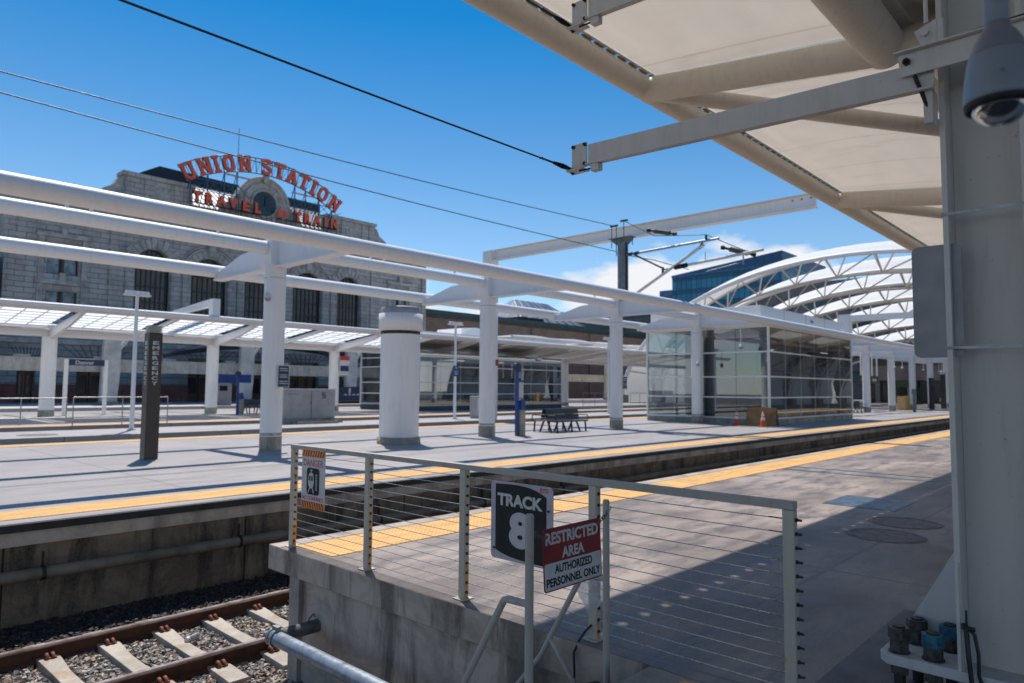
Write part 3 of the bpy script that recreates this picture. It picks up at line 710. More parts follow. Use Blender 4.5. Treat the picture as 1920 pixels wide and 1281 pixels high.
# cables tied to the column foot
b = MB(); b.tube([(CXf-.02, CYl-.035, .47), (CXf-.035, CYl-.05, .44), (CXf-.045, CYl-.06, .30), (CXf-.05, CYl-.07, .18), (CXf-.04, CYl-.12, .05), (CXf-.03, CYl-.15, .0)], .012, 8)
b.tube([(CXf-.02, CYl-.05, .46), (CXf-.02, CYl-.085, .42), (CXf-.025, CYl-.10, .33), (CXf-.03, CYl-.10, .22), (CXf-.02, CYl-.15, .05), (CXf, CYl-.17, .0)], .009, 8)
b.tube([(CXf-.03, CYl-.03, .455), (CXf-.03, CYl-.09, .45)], .012, 8); b.box(CXf-.022, CYl-.055, .46, CXf-.016, CYl-.045, .54)
tag(b.build('black_cables', CABLEB, loc=(CXf, CYl, .3)), 'two black cables tied together at the foot of the grey column', 'cable')
# back of a rounded sign panel on the column
t = T('sign_panel', 'blank grey rounded panel mounted on the side of the column', 'sign', (CXf+.0, .93, 2.17))
b = MB(); b.plate((CXf+.04, .97-.06, 2.195), -Y_, Z_, -X_, .245, .63, .006, .035); b.build('panel', simple('brushed_grey_aluminium', (.25, .25, .265), .45, .55, .06, 3), t)
b = MB(); b.box(CXf+.044, CYl+.001, 2.40, CXf+.08, 1.0, 2.43); b.box(CXf+.044, CYl+.001, 1.96, CXf+.08, 1.0, 1.99); b.build('bracket', GALV, t)

# dome camera hanging on a pipe from the column bracket
D = Vector((2.05, .27, 2.44))
t = T('dome_camera', 'grey dome security camera hanging in front of the column', 'security camera', tuple(D))
b = MB(); b.lathe([(.0245, .168), (.030, .150), (.040, .138), (.054, .112), (.062, .085)], D, 40); b.build('upper_cap', simple('camera_cap', (.22, .22, .24), .4, 0, .05, 3), t)
b = MB(); b.lathe([(.0625, .084), (.067, .065), (.074, .02), (.077, -.022), (.0772, -.035), (.073, -.037)], D, 48); b.cyl(D+Vector((-.0725, -.018, .02)), D+Vector((-.079, -.021, .02)), .004, n=10); b.build('housing', DOMEW, t)
b = MB(); b.lathe([(.0768, -.0355), (.0745, -.050), (.0665, -.052), (.0635, -.040)], D, 48, True, False); b.build('dark_rim', RUBBER, t)
b = MB(); b.lathe([(.0620*math.cos(a), -.040-.054*math.sin(a)) for a in [PI/2*i/9 for i in range(10)]], D, 40); b.build('bubble', DOMEG, t)
b = MB(); b.lathe([(.0, -.02), (.03, -.022), (.036, -.045), (.030, -.068), (.0, -.074)], D, 24); b.cyl(D+Vector((-.02, 0, -.05)), D+Vector((-.040, .0, -.058)), .014, n=16); b.build('lens_module', BLACK, t)
b = MB(); b.cyl(D+Z_*.165, D+Z_*.245, .027, n=24); b.cyl(D+Z_*.245, D+Z_*.252, .029, n=24); b.cyl(D+Z_*.252, D+Z_*.80, .0235, n=24); b.tube([D+Z_*.79, D+Z_*.88+X_*.03, D+Z_*.93+X_*.2, D+Vector((2.4, .36, .93))], .0235, 14); b.build('hanging_pipe', DOMEW, t)

# ------------------------------------------------------------------ wire anchor arms on the column
AX = 4.28
def anchor_arm(z0, z1, ytip, label):
    t = T('anchor_arm', label, 'arm', (AX, CYl, z0), 'arms anchoring the overhead wires')
    hw_, hh = .045, .085
    b = MB(); y0, y1 = CYl-.01, ytip-.13
    # channel section: web plus two lips, open towards the viewer's left
    b.prism([(AX+.0, y0, z0-hh), (AX+.0, y1, z1-hh), (AX+.0, y1, z1+hh), (AX+.0, y0, z0+hh)], (.012, 0, 0))
    b.prism([(AX+.0125, y0, z0+hh-.012), (AX+.0125, y1, z1+hh-.012), (AX+.0125, y1, z1+hh), (AX+.0125, y0, z0+hh)], (.09, 0, 0))
    b.prism([(AX-.045, y0, z0-hh), (AX-.045, y1, z1-hh), (AX-.045, y1, z1-hh+.012), (AX-.045, y0, z0-hh+.012)], (.044, 0, 0))
    b.build('beam', GREYCOL, t, bevel=.002)
    b = MB(); b.box(AX-.012, ytip-.125, z1-hh-.005, AX-.002, ytip+.02, z1+hh+.02); b.build('end_plate', GREYCOL, t)
    b = MB(); b.box(AX-.05, ytip-.10, z1-hh-.022, AX+.06, ytip+.05, z1-hh-.010); b.box(AX-.03, ytip-.245, z1-hh-.055, AX+.03, ytip-.175, z1-hh-.001); b.build('lower_lug', WHITE2, t)
    for y, z in ((ytip, z1+hh), (ytip-.11, z1+hh), (ytip-.11, z1-hh+.02)): b = MB(); b.cyl((AX-.03, y, z), (AX-.005, y, z), .014, n=6); b.build('bolt', BOLT, t)
    b = MB(); b.cyl((AX-.02, ytip-.06, z1-hh-.03), (AX-.02, ytip-.22, z1-hh-.035), .007, n=8); b.build('bolt', BOLT, t)
    # clevis and strain insulator
    q = Vector((AX-.03, ytip+.03, z1-hh+.005)); e = q+Vector((-.42, .0, -.0))
    b = MB(); b.tube([q+Vector((.05, 0, -.03)), q], .016, 10); b.tube([q, q+Vector((-.06, 0, .0)), q+Vector((-.09, 0, 0))], [.013, .020, .014], 10)
    for k in range(5): b.cyl(q+Vector((-.08-.025*k, 0, 0)), q+Vector((-.092-.025*k, 0, 0)), .021-.002*k, n=12)
    b.build('strain_insulator', BOLT, t)
    b = MB(); b.tube([q+Vector((-.20, .010, 0)), q+Vector((-.34, .010, 0))], .0035, 6); b.tube([q+Vector((-.20, -.010, 0)), q+Vector((-.34, -.010, 0))], .0035, 6); b.cyl(q+Vector((-.34, .014, 0)), q+Vector((-.34, -.014, 0)), .006, n=8); b.build('clevis', WIRE, t)
    return q
q1 = anchor_arm(3.42, 3.50, 3.33, 'lower grey channel arm reaching out from the column against the sky')
q2 = anchor_arm(4.55, 4.66, 3.33, 'upper grey channel arm cut by the top edge of the view')
for q, lab in ((q1, 'single overhead wire ending at the lower grey arm'), (q2, 'single overhead wire ending at the upper grey arm')):
    b = MB(); b.tube([q+Vector((-.20, 0, 0)), q+Vector((-.34, 0, 0)), q+Vector((-1.5, .0, -.004)), q+Vector((-6, 0, .0)), q+Vector((-14, 0, .1))], .0065, 6)
    tag(b.build('overhead_wire', WIRE, loc=tuple(q)), lab, 'wire', 'overhead wires')
# angle brackets clamped round the column with threaded rods
for zz, lab in ((3.56, 'angle bracket bolted across the column at the root of the lower arm'),):
    t = T('angle_bracket', lab, 'bracket', (4.25, .7, zz))
    b = MB(); b.prism([(4.24, 1.02, zz), (4.24, .30, zz), (4.24, .30, zz-.125), (4.24, 1.01, zz-.125)], (.010, 0, 0)); b.box(4.20, .30, zz+.001, 4.25, 1.03, zz+.010); b.build('angle', GREYCOL, t)
    b = MB(); b.cyl((4.215, .975, zz-.05), (4.24, .975, zz-.05), .020, n=6); b.cyl((4.20, .975, zz-.05), (4.215, .975, zz-.05), .011, n=10); b.build('bolt', BOLT, t)
    b = MB(); b.cyl((4.26, .945, zz-.125), (4.30, CYl+.01, zz-.37), .011, n=10); b.build('threaded_rod', BOLT, t)
    b = MB(); b.box(4.28, CYl+.001, zz-.40, 4.40, CYl+.045, zz-.21); b.build('rod_seat', GREYCOL, t)
    b = MB(); b.prism([(4.26, .94, zz+.12), (4.26, .83, zz+.16), (4.26, .83, zz+.02), (4.26, .90, zz+.012)], (.010, 0, 0)); b.box(4.255, .80, zz+.012, 4.30, .828, zz+.15); b.cyl((4.235, .885, zz+.09), (4.26, .885, zz+.09), .018, n=6)
    b.cyl((4.26, .88, zz+.15), (4.26, .88, zz+1.0), .011, n=8); b.build('upper_clip', GREYCOL, t)
    b = MB(); b.cyl((4.30, .80, zz+.04), (4.30, .22, zz+.06), .012, n=8); b.build('tie_rod', BOLT, t)

# ------------------------------------------------------------------ membrane canopy over the near platform
EY, EZ, SY, SZ, ER = 6.10, 6.66, 2.50, 6.17, .19
t = T('platform_canopy', 'cream membrane canopy on steel tubes over the near platform', 'canopy', (20, 2.5, 6))
b = MB(); b.tube([(x, EY, EZ) for x in (-10, 10, 40, 112)], ER, 28); b.build('edge_tube', TAN, t)
b = MB(); b.tube([(-10, SY, SZ), (9.85, SY, SZ)], .26, 28); b.build('spine_tube', TAN, t)
b = MB(); b.tube([(9.85, SY-.5, SZ+.0), (112, SY-.5, SZ+.0)], .20, 24); b.build('spine_tube', TAN, t)
b = MB(); b.tube([(x, -9.6, 7.3) for x in (-10, 112)], ER, 20); b.build('edge_tube', TAN, t)
JX = [.7, 9.75, 18.8, 27.85, 36.9, 45.95, 55.0, 64.05, 73.1, 82.15]
for j in JX:
    b = MB(); b.tube([(j, EY, EZ-.02), (j, SY, SZ-.04)], .205, 24); b.build('cross_tube', TAN, t)
    b = MB(); b.tube([(j+.1, EY-.1, EZ-.05), (j+3.9, SY, SZ+.0)], .14, 18); b.build('diagonal_tube', TAN, t)
    b = MB(); b.tube([(j, SY, SZ-.04), (j, -9.6, 7.25)], .17, 18); b.build('cross_tube', TAN, t)
bays = [-8.3]+JX+[91.2, 100.2]
for j0, j1 in zip(bays[:-1], bays[1:]):
    # fabric panel, slightly dished, laced to the edge tube across a narrow gap
    b = MB(); nx, ny = 10, 8; vs = []
    x0, x1 = j0+.01, j1-.01; ya, yb = EY-.20, SY-.35
    for i in range(nx+1):
        for k in range(ny+1):
            u_, v_ = i/nx, k/ny; bul = .16*math.sin(PI*u_)*math.sin(PI*v_)
            y = ya+(yb-ya)*v_; vs.append((x0+(x1-x0)*u_, y, EZ+.19-(EY-y)*.128+bul))
    b.add(vs, [(i*(ny+1)+k, (i+1)*(ny+1)+k, (i+1)*(ny+1)+k+1, i*(ny+1)+k+1) for i in range(nx) for k in range(ny)], True)
    p = b.build('fabric_panel', MEMB, t); sd = p.modifiers.new('thickness', 'SOLIDIFY'); sd.thickness = .006
    b = MB(); b.tube([(x0, ya, EZ+.145), (x1, ya, EZ+.145)], .013, 8)
    n_ = int((x1-x0)/.30)
    for k in range(n_+1):
        x = x0+(x1-x0)*k/n_; b.beam((x, ya, EZ+.145), (x, EY-.12, EZ+.15), .25, .012)
    b.build('laced_edge_cable', TAN, p)
    # inner wing sloping up again, made nearly opaque to darken the deck below
    b = MB(); vs = []
    for i in range(nx+1):
        for k in range(ny+1):
            u_, v_ = i/nx, k/ny; vs.append((x0-.25+(x1-x0+.5)*u_, SY+.15+(-9.5-SY-.15)*v_, SZ+.30+.9*v_+.12*math.sin(PI*u_)*math.sin(PI*v_)))
    b.add(vs, [(i*(ny+1)+k, (i+1)*(ny+1)+k, (i+1)*(ny+1)+k+1, i*(ny+1)+k+1) for i in range(nx) for k in range(ny)], True)
    p = b.build('fabric_panel', MEMI, t); sd = p.modifiers.new('thickness', 'SOLIDIFY'); sd.thickness = .006
# long box girder from the canopy edge to the far pergola
t = T('gantry_girder', 'long white box girder high over the tracks, running behind the catenary mast', 'girder', (27, 27, 0))
b = MB(); b.box(26.99, 9.4, 8.68, 27.01, 26.5, 9.18); b.box(26.8, 9.4, 8.66, 27.2, 26.5, 8.679); b.box(26.8, 9.4, 9.181, 27.2, 26.5, 9.20); b.box(26.86, 9.39, 8.681, 26.989, 9.40, 9.179); b.build('beam', WHITE, t)
b = MB(); b.box(26.7, 26.51, 0, 27.3, 27.15, 9.20); b.build('post', WHITE, t, bevel=.02)
for y in (9.6, 9.95, 10.3): b = MB(); b.cyl((26.95, y, 9.05), (26.989, y, 9.05), .045, n=6); b.build('bolt', GALV, t)

# ------------------------------------------------------------------ pergola on the far platform
COLX = [1.35, 9.41, 17.6, 25.6, 32.85, 53.0, 60.8, 67.9, 74.9, 81.9, 89]
CYY = 17.6
t = T('pergola_column', 'round white pergola column with a concrete collar and a dark notice', 'column', (9.41, CYY, 0), 'white pergola columns')
x = 9.41
b = MB(); b.lathe([(.285, .37), (.285, 4.93)], (x, CYY, 0), 32); b.build('shaft', WHITE, t)
b = MB(); b.lathe([(.30, 0), (.30, .37)], (x, CYY, 0), 8, False); b.build('collar', COLLAR, t)
b = MB(); b.lathe([(.2855, 4.60), (.293, 4.612), (.293, 4.628), (.2855, 4.64)], (x, CYY, 0), 32, True, False); b.build('weld_band', WHITE2, t)
b = MB(); b.lathe([(.2855, .39), (.288, .40), (.288, .46), (.2855, .47)], (x, CYY, 0), 32, True, False); b.build('sealant_band', GALV, t)
b = MB(); b.box(x-.30, CYY-.30, 4.931, x+.30, CYY+.30, 5.66); b.build('head', WHITE, t, bevel=.01)
b = MB()
for sd in (-1, 1):
    pr = [(CYY+sd*.301, 4.95), (CYY+sd*.301, 5.60), (CYY+sd*1.9, 5.50), (CYY+sd*3.35, 5.14), (CYY+sd*3.60, 4.96)]
    b.prism([(x-.09, y, z) for y, z in pr], (.18, 0, 0)); b.box(x-.16, min(CYY+sd*.302, CYY+sd*3.5), 4.90, x+.16, max(CYY+sd*.302, CYY+sd*3.5), 4.948)
b.build('fin', WHITE, t)
names = {1.35: 'white pergola column just outside the left edge', 17.6: 'white pergola column between the fat round tower and the blue help point', 25.6: 'white pergola column right of the bench, under the catenary mast',
         32.85: 'white pergola column in front of the nearer glass pavilion', 53.0: 'white pergola column hidden behind the far end of the glass pavilion', 60.8: 'white pergola column just past the glass pavilion', 67.9: 'second white column past the glass pavilion',
         74.9: 'third white column past the glass pavilion', 81.9: 'fourth white column past the glass pavilion', 89: 'fifth white column past the glass pavilion, hidden by the grey column'}
for xx in COLX:
    if xx != 9.41: clone(t, Vector((xx, CYY, 0)), names[xx])
t['label'] = 'white pergola column with a dark notice, nearest to the emergency pylon'
for y, z, lab in ((14.05, 5.06, 'front white tube of the pergola, highest across the view'), (21.1, 5.19, 'rear white tube of the pergola, lowest of the three')):
    b = MB(); b.tube([(-14, y, z), (40, y, z), (98, y, z)], .19, 26); tag(b.build('roof_tube', WHITE, loc=(30, y, z)), lab, 'tube', 'long pergola tubes')
for i, (a, c) in enumerate(zip([-6.6]+COLX, COLX)):
    b = MB(); b.tube([(a+.31, CYY, 5.43), (c-.31, CYY, 5.43)], .175, 24)
    for fx in (.38, .44, .80): xx = a+(c-a)*fx; b.box(xx-.03, CYY-.03, 5.60, xx+.03, CYY+.03, 5.72)
    lb = ['short white tube between pergola heads, cut by the left edge', 'white middle tube between pergola columns above the emergency pylon', 'white middle tube above the fat round tower', 'white middle tube above the bench',
          'white middle tube running into the glass pavilion'][i] if i < 5 else 'white middle tube of the pergola past the pavilion, %s' % ['', '', '', '', '', 'nearest part', 'second part', 'third part', 'fourth part', 'fifth part', 'last part'][i]
    tag(b.build('roof_tube', WHITE, loc=(a, CYY, 5.43)), lb, 'tube', 'middle pergola tubes')
def column_sign(x, y, z, w_, h, label, lines, dx=.0):
    t = T('notice_sign', label, 'sign', (x, y, z))
    b = MB(); b.plate((x, y, z), X_, Z_, -Y_, w_+.03, h+.03, .012); b.build('frame', STAINLESS, t)
    b = MB(); b.plate((x, y-.008, z), X_, Z_, -Y_, w_, h, .004); b.build('panel', NAVYD if lines > 2 else BLACK, t)
    b = MB(); r = random.Random(int(x*10))
    for k in range(lines):
        zz = z+h/2-.07-k*(h-.10)/(lines-1)
        if k % 3 == 2: continue
        for j in range(7):
            ww = r.uniform(.018, .034); xx = x-w_/2+.04+j*(w_-.07)/7
            b.plate((xx+ww/2, y-.011, zz), X_, Z_, -Y_, ww, .028, .002)
    b.build('lettering', SIGNW, t)
column_sign(9.55, 17.27, 1.97, .30, .56, 'dark notice board on the nearest pergola column', 9)
column_sign(25.78, 17.27, 1.97, .28, .52, 'black notice on the pergola column under the catenary mast', 7)
t = T('alarm_box', 'small red alarm box on the column beside the help point', 'alarm box', (17.95, 17.5, 2.55))
b = MB(); b.box(17.86, 17.40, 2.5, 17.98, 17.5, 2.72); b.build('box', REDP, t, bevel=.01); b = MB(); b.cyl((17.93, 17.38, 2.6), (17.93, 17.40, 2.6), .02); b.build('button', SIGNW, t)
# hanging cameras
hc = T('hanging_camera', 'small white camera hanging beside the nearest pergola column', 'camera', (9.0, 17.2, 4.0), 'small cameras hanging from the pergola')
b = MB(); b.cyl((9.0, 17.2, 4.15), (9.0, 17.2, 4.92), .018, n=8); b.build('drop_pole', WHITE, hc)
b = MB(); b.lathe([(.0, .17), (.06, .16), (.09, .08), (.09, .02)], (9.0, 17.2, 4.0), 16); b.build('housing', WHITE2, hc)
b = MB(); b.lathe([(.085, .02), (.07, -.04), (0, -.075)], (9.0, 17.2, 4.0), 16); b.build('bubble', simple('dark_bubble', (.3, .3, .32), .1, .6, .1, 2), hc)
clone(hc, Vector((32.2, 17.2, 2.95)), 'small camera on a cord against the column of the glass pavilion')
clone(hc, Vector((32.4, 15.0, 3.75)), 'small camera hanging in front of the pavilion glass')
for i, (xx, yy) in enumerate(((63.5, 16.2), (65.0, 16.0), (72, 16), (78, 16), (80, 16.2))):
    clone(hc, Vector((xx, yy, 3.6)), ['small camera hanging just past the pavilion column', 'small camera hanging before the second far column', 'small camera hanging between the second and third far columns', 'small camera hanging past the third far column', 'small camera hanging beside the fourth far column'][i])

# fat round tower
t = T('vent_tower', 'fat round white ventilation tower with a cap ring between columns', 'tower', (13.4, 17.2, 0))
b = MB(); b.lathe([(.60, .2), (.60, 3.32)], (13.4, 17.2, 0), 48)
for a in range(0, 360, 45): pass
b.build('shaft', WHITE, t)
b = MB(); b.lathe([(.66, 0), (.66, .2), (.61, .2)], (13.4, 17.2, 0), 48); b.build('plinth', COLLAR, t)
b = MB(); b.lathe([(.60, 3.321), (.60, 3.42)], (13.4, 17.2, 0), 48); b.build('shadow_gap', DARKM, t)
b = MB(); b.lathe([(.60, 3.421), (.67, 3.421), (.67, 3.95), (.60, 3.96)], (13.4, 17.2, 0), 48); b.build('cap_ring', WHITE, t)
b = MB(); b.lathe([(.60, 3.961), (.60, 4.14), (.54, 4.16), (.50, 4.0)], (13.4, 17.2, 0), 48); b.build('top_rim', simple('mauve_grey_metal', (.42, .38, .38), .5, .2, .1, 3), t)

# emergency pylon
t = T('emergency_pylon', 'dark brown square pylon lettered emergency on two faces', 'pylon', (6.23, 17.3, 0))
b = MB(); b.box(6.08, 17.14, 0, 6.38, 17.44, 2.92); b.build('post', BROWNP, t, bevel=.008)
b = MB()
for k in range(5): b.box(6.09, 17.15, 2.93+k*.034, 6.37, 17.43, 2.953+k*.034)
b.box(6.13, 17.19, 2.921, 6.33, 17.39, 3.09); b.build('louvre_cap', simple('greenish_cream_louvre', (.50, .52, .44), .5, 0, .1, 3), t)
b = MB()
for k, c in enumerate('EMERGENCY'):
    z = 2.685-k*.117
    b.text(c, (6.235, 17.138, z), X_, Z_, -Y_, .135 if c not in 'M' else .15, .088, .03, .003); b.text(c, (6.078, 17.29, z), -Y_, Z_, -X_, .135 if c != 'M' else .15, .088, .03, .003)
b.build('lettering', SIGNW, t)

# blue help point and its stone-coloured pedestal
def help_point(x, y, label, cls='help point'):
    t = T('help_point', label, cls, (x, y, 0), 'blue help points')
    b = MB(); b.box(x-.06, y-.04, 0, x+.06, y+.04, 2.3); b.build('post', NAVY, t)
    b = MB(); b.cyl((x, y-.05, 2.44), (x, y+.05, 2.44), .18, n=20); b.cyl((x+.02, y-.06, 2.42), (x+.02, y-.052, 2.42), .07, n=14); b.build('round_head', NAVYD, t)
    b = MB(); b.box(x+.07, y-.02, 1.35, x+.33, y+.0, 1.92); b.build('timetable_panel', SIGNW, t)
    b = MB(); b.box(x+.07, y-.03, 1.921, x+.33, y+.01, 2.0); b.build('panel_header', NAVY, t)
    b = MB(); b.box(x+.10, y-.10, 0, x+.36, y+.12, .92); b.build('pedestal', COLLAR, t, bevel=.01)
    b = MB(); b.box(x+.11, y-.12, .93, x+.35, y+.10, 1.12); b.cyl((x+.21, y-.13, 1.2), (x+.21, y+.05, 1.2), .11, n=16); b.build('call_box', NAVY, t, bevel=.01)
    return t
hp = help_point(18.62, 17.1, 'blue help point post with timetable beside the bench on the far platform')

# back-to-back mesh bench
def bench(x, y, label):
    t = T('bench', label, 'bench', (x, y, 0), 'blue grey mesh benches')
    for sd in (-1, 1):
        b = MB(); b.prism([(x-1.0, y+sd*.16, .44), (x-1.0, y+sd*.62, .46), (x-1.0, y+sd*.62, .40), (x-1.0, y+sd*.16, .41)], (2.0, 0, 0)); b.build('seat', MESHB, t)
        b = MB()
        for k in range(23): xx = x-.99+k*.09; b.beam((xx, y+sd*.16, .47), (xx, y+sd*.06, .88), .05, .012, (0, 1, 0))
        b.beam((x-1.0, y+sd*.06, .88), (x+1.0, y+sd*.06, .88), .05, .04); b.beam((x-1.0, y+sd*.15, .62), (x+1.0, y+sd*.15, .62), .02, .10); b.beam((x-1.0, y+sd*.10, .79), (x+1.0, y+sd*.10, .79), .02, .14)
        b.build('backrest', MESHB, t)
        for xx in (x-.9, x, x+.9):
            b = MB(); b.beam((xx, y+sd*.10, .42), (xx, y+sd*.30, 0), .05, .06); b.beam((xx, y+sd*.56, .40), (xx, y+sd*.60, 0), .05, .05); b.build('leg', DARKM, t)
        for xx in (x-1.02, x+1.02):
            b = MB(); b.tube([(xx, y+sd*.6, .42), (xx, y+sd*.6, .62), (xx, y+sd*.55, .66), (xx, y+sd*.15, .66)], .02, 8); b.build('armrest', DARKM, t)
    return t
bn = bench(21.9, 17.75, 'back-to-back blue grey mesh bench on the far platform near the help point')
clone(bn, Vector((58.5, 17.9, 0)), 'small distant mesh bench just past the glass pavilion')
clone(bn, Vector((21.6, 42.0, 0)), 'dark mesh bench mostly hidden behind the nearest pergola column')

# ------------------------------------------------------------------ glass pavilion on the far platform
def pavilion(name_label, x0, x1, y0, y1, zb, zt, vx, vy, zs, dark):
    t = T('glass_pavilion', name_label, 'pavilion', (x0, y0, 0))
    b = MB(); b.box(x0-.02, y0-.02, 0, x1+.02, y1+.02, zb); b.build('plinth', COLLAR if not dark else simple('dark_plinth', (.07, .09, .11), .5, 0, .2, 3), t)
    gl = SMOKE if dark else PGL
    for i in range(len(vx)-1):
        a, c = vx[i]+.012, vx[i+1]-.012
        b = MB(); b.box(a, y0, zb, c, y0+.02, zt); b.build('glass_pane', SMOKE, t)
    for i in range(len(vy)-1):
        a, c = vy[i]+.012, vy[i+1]-.012
        b = MB(); b.box(x0, a, zb, x0+.02, c, zt); b.build('glass_pane', gl, t)
    for z in zs:
        b = MB(); b.box(x0-.04, y0-.045, z-.035, x1, y0-.004, z+.035); b.box(x0-.045, y0-.045, z-.035, x0-.004, y1, z+.035); b.build('transom', WHITE, t)
    for (xx, yy) in ((x0, y0), (x1, y0), (x0, y1)):
        b = MB(); b.box(xx-.05, yy-.05, zb, xx+.05, yy+.05, zt); b.build('corner_post', WHITE, t)
    b = MB()
    for xx in vx[1:-1]: b.box(xx-.03, y0+.10, zb, xx+.03, y0+.25, zt)
    for yy in vy[1:-1]: b.box(x0+.10, yy-.03, zb, x0+.25, yy+.03, zt)
    b.build('inner_mullions', DARKM, t)
    for xx in vx[1:-1]: b = MB(); b.box(xx-.018, y0-.003, zb, xx+.018, y0+.018, zt); b.build('glazing_joint', WHITE2, t)
    b = MB(); b.box(x0+.3, y0+.3, zb+.001, x1-.3, y1-.3, zb+.03); b.build('floor', PLATF, t)
    return t
vx = [33.5+i*2.045 for i in range(7)]; vy = [14.1, 15.79, 17.53, 19.25, 20.95]
t = pavilion('large glass pavilion with white transoms on the far platform, nearer to the viewer', 33.5, vx[-1], 14.1, 20.95, .28, 4.86, vx, vy, [.31, 1.34, 2.37, 3.6, 4.84], False)
b = MB(); b.box(33.3, 13.9, 4.88, 46.1, 21.2, 5.18); b.box(33.6, 14.5, 5.181, 45.8, 20.8, 5.92)
b.build('roof', WHITE, t, bevel=.02)
b = MB()
for x in (36.5, 39.5, 42.5): b.box(x-.015, 14.49, 5.2, x+.015, 14.499, 5.9)
b.box(40.2, 14.46, 5.5, 40.6, 14.499, 5.65); b.build('roof_joints', GALV, t)
for x in (40.7,):
    b = MB(); b.lathe([(.285, .31), (.285, 4.85)], (x, 17.6, 0), 24); b.build('inner_column', WHITE, t)
b = MB(); b.box(35.5, 19.6, .31, 45.2, 19.75, 4.85); b.build('rear_partition', simple('grey_partition', (.19, .21, .22), .4, 0, .2, 1.5), t)
b = MB(); b.box(36.6, 16.2, .31, 43, 16.3, 1.35); b.box(43.5, 15.3, .31, 44.8, 18.8, 3.4); b.box(36.6, 18.9, .31, 43, 19.0, 1.35); b.build('stair_parapet', simple('pale_parapet', (.50, .50, .48), .5, 0, .1, 2), t)
b = MB()
for k in range(4): b.beam((36.5+k*3, 15.2, 4.6), (38.5+k*3, 19, 4.6), .08, .16)
b.box(35.0, 16.0, .31, 36.3, 18.3, 2.6); b.build('ceiling_beams', GREYP, t)
b = MB(); b.box(38.9, 14.0, 3.60, 42.2, 14.05, 3.78); b.build('exit_sign', BLACK, t)

t = T('plywood_board', 'tan plywood board leaning against the pavilion corner behind the cones', 'board', (33.4, 14.2, 0))
b = MB(); b.prism([(32.93, 15.06, .01), (33.12, 13.66, .01), (33.38, 13.70, .86), (33.20, 15.10, .86)], (.02, .0, 0)); b.build('sheet', PLY, t)
b = MB(); b.prism([(33.16, 13.64, .01), (33.9, 13.80, .01), (33.41, 13.70, .84)], (.01, .02, 0)); b.build('folded_side', simple('dark_plywood', (.10, .055, .03), .8, 0, .2, 3), t)
def cone(x, y, label):
    t = T('traffic_cone', label, 'traffic cone', (x, y, 0), 'orange traffic cones')
    b = MB(); b.box(x-.18, y-.18, 0, x+.18, y+.18, .035); b.build('base', CONE, t)
    b = MB(); b.lathe([(.14, .036), (.035, .70), (.0, .705)], (x, y, 0), 24); b.build('body', CONE, t)
    for z0, z1 in ((.30, .43), (.50, .60)):
        r = lambda z: .1405-(z-.036)/.664*.105
        b = MB(); b.lathe([(r(z0)+.002, z0), (r(z1)+.002, z1)], (x, y, 0), 24); b.build('reflective_band', REFL, t)
    return t
c0 = cone(32.6, 15.35, 'orange traffic cone left of the plywood board')
clone(c0, Vector((32.15, 13.85, 0)), 'orange traffic cone in front of the plywood board')

# ------------------------------------------------------------------ catenary mast with cantilever on the pergola
MX, MY = 25.7, 17.3
t = T('catenary_mast', 'galvanised overhead line mast standing on the pergola', 'mast', (MX, MY, 5.6))
GALVD = simple('dark_galvanised_mast', (.20, .225, .24), .5, .4, .2, 8)
b = MB(); b.box(MX-.15, MY-.18, 5.62, MX-.085, MY+.18, 8.15); b.box(MX+.085, MY-.18, 5.62, MX+.15, MY+.18, 8.15); b.box(MX-.084, MY-.01, 5.62, MX+.084, MY+.01, 8.15); b.build('post', GALVD, t)
b = MB(); b.prism([(MX, MY-.55, 8.30), (MX, MY+.62, 8.36), (MX, MY+.62, 8.30), (MX, MY+.18, 8.0), (MX, MY-.18, 8.0), (MX, MY-.5, 8.24)], (.05, 0, 0)); b.box(MX-.2, MY-.55, 8.361, MX+.2, MY+.65, 8.39); b.build('head', GALVD, t)
b = MB(); b.box(MX-.25, MY-.25, 5.56, MX+.25, MY+.25, 5.62); b.box(MX-.1, MY-.55, 5.58, MX+.1, MY-.26, 5.66); b.build('foot', DARKM, t)
for hs_, bx in ((((MY+.6, 8.0, 9.0), (MY+.35, 7.6, 8.95)), (MY+.28, 8.95, MY+.66, 9.02)), (((MY-.05, 8.39, 9.15),), (MY-.25, 9.12, MY+.12, 9.18)), (((MY-.5, 8.0, 8.36),), None)):
    b = MB()
    for yy, z0, z1 in hs_: b.cyl((MX, yy, z0), (MX, yy, z1), .018, n=6)
    if bx: b.box(MX-.05, bx[0], bx[1], MX+.05, bx[2], bx[3])
    b.build('wire_hanger', DARKM, t)
b = MB(); b.cyl((MX, MY-.2, 7.60), (MX, 12.75, 7.72), .055, n=10); b.build('top_tube', GALV, t)
b = MB(); b.cyl((MX, MY-.4, 5.70), (MX, 13.4, 7.55), .065, n=10); b.build('strut_tube', WHITE2, t)
b = MB(); b.cyl((MX, MY-.55, 7.58), (MX, 15.3, 6.80), .038, n=8); b.build('stay_rod', DARKM, t)
b = MB(); b.tube([(MX, 15.3, 6.74), (MX, 14.75, 6.76)], .03, 8)
for k in range(8): b.cyl((MX, 14.72-.075*k, 6.765+.006*k), (MX, 14.69-.075*k, 6.767+.006*k), .10, n=12)
b.cyl((MX, 14.75, 6.76), (MX, 14.1, 6.81), .05, n=8)
for yy in (MY-.3, MY-.62): b.cyl((MX, yy, 7.6), (MX, yy-.2, 7.62), .07, n=10)
b.cyl((MX, 13.45, 7.62), (MX, 13.6, 7.42), .06, n=10); b.cyl((MX, 13.3, 7.68), (MX, 13.3, 7.92), .05, n=8); b.cyl((MX, 15.3, 6.6), (MX, 15.3, 6.85), .05, n=8); b.build('insulator', DARKM, t)
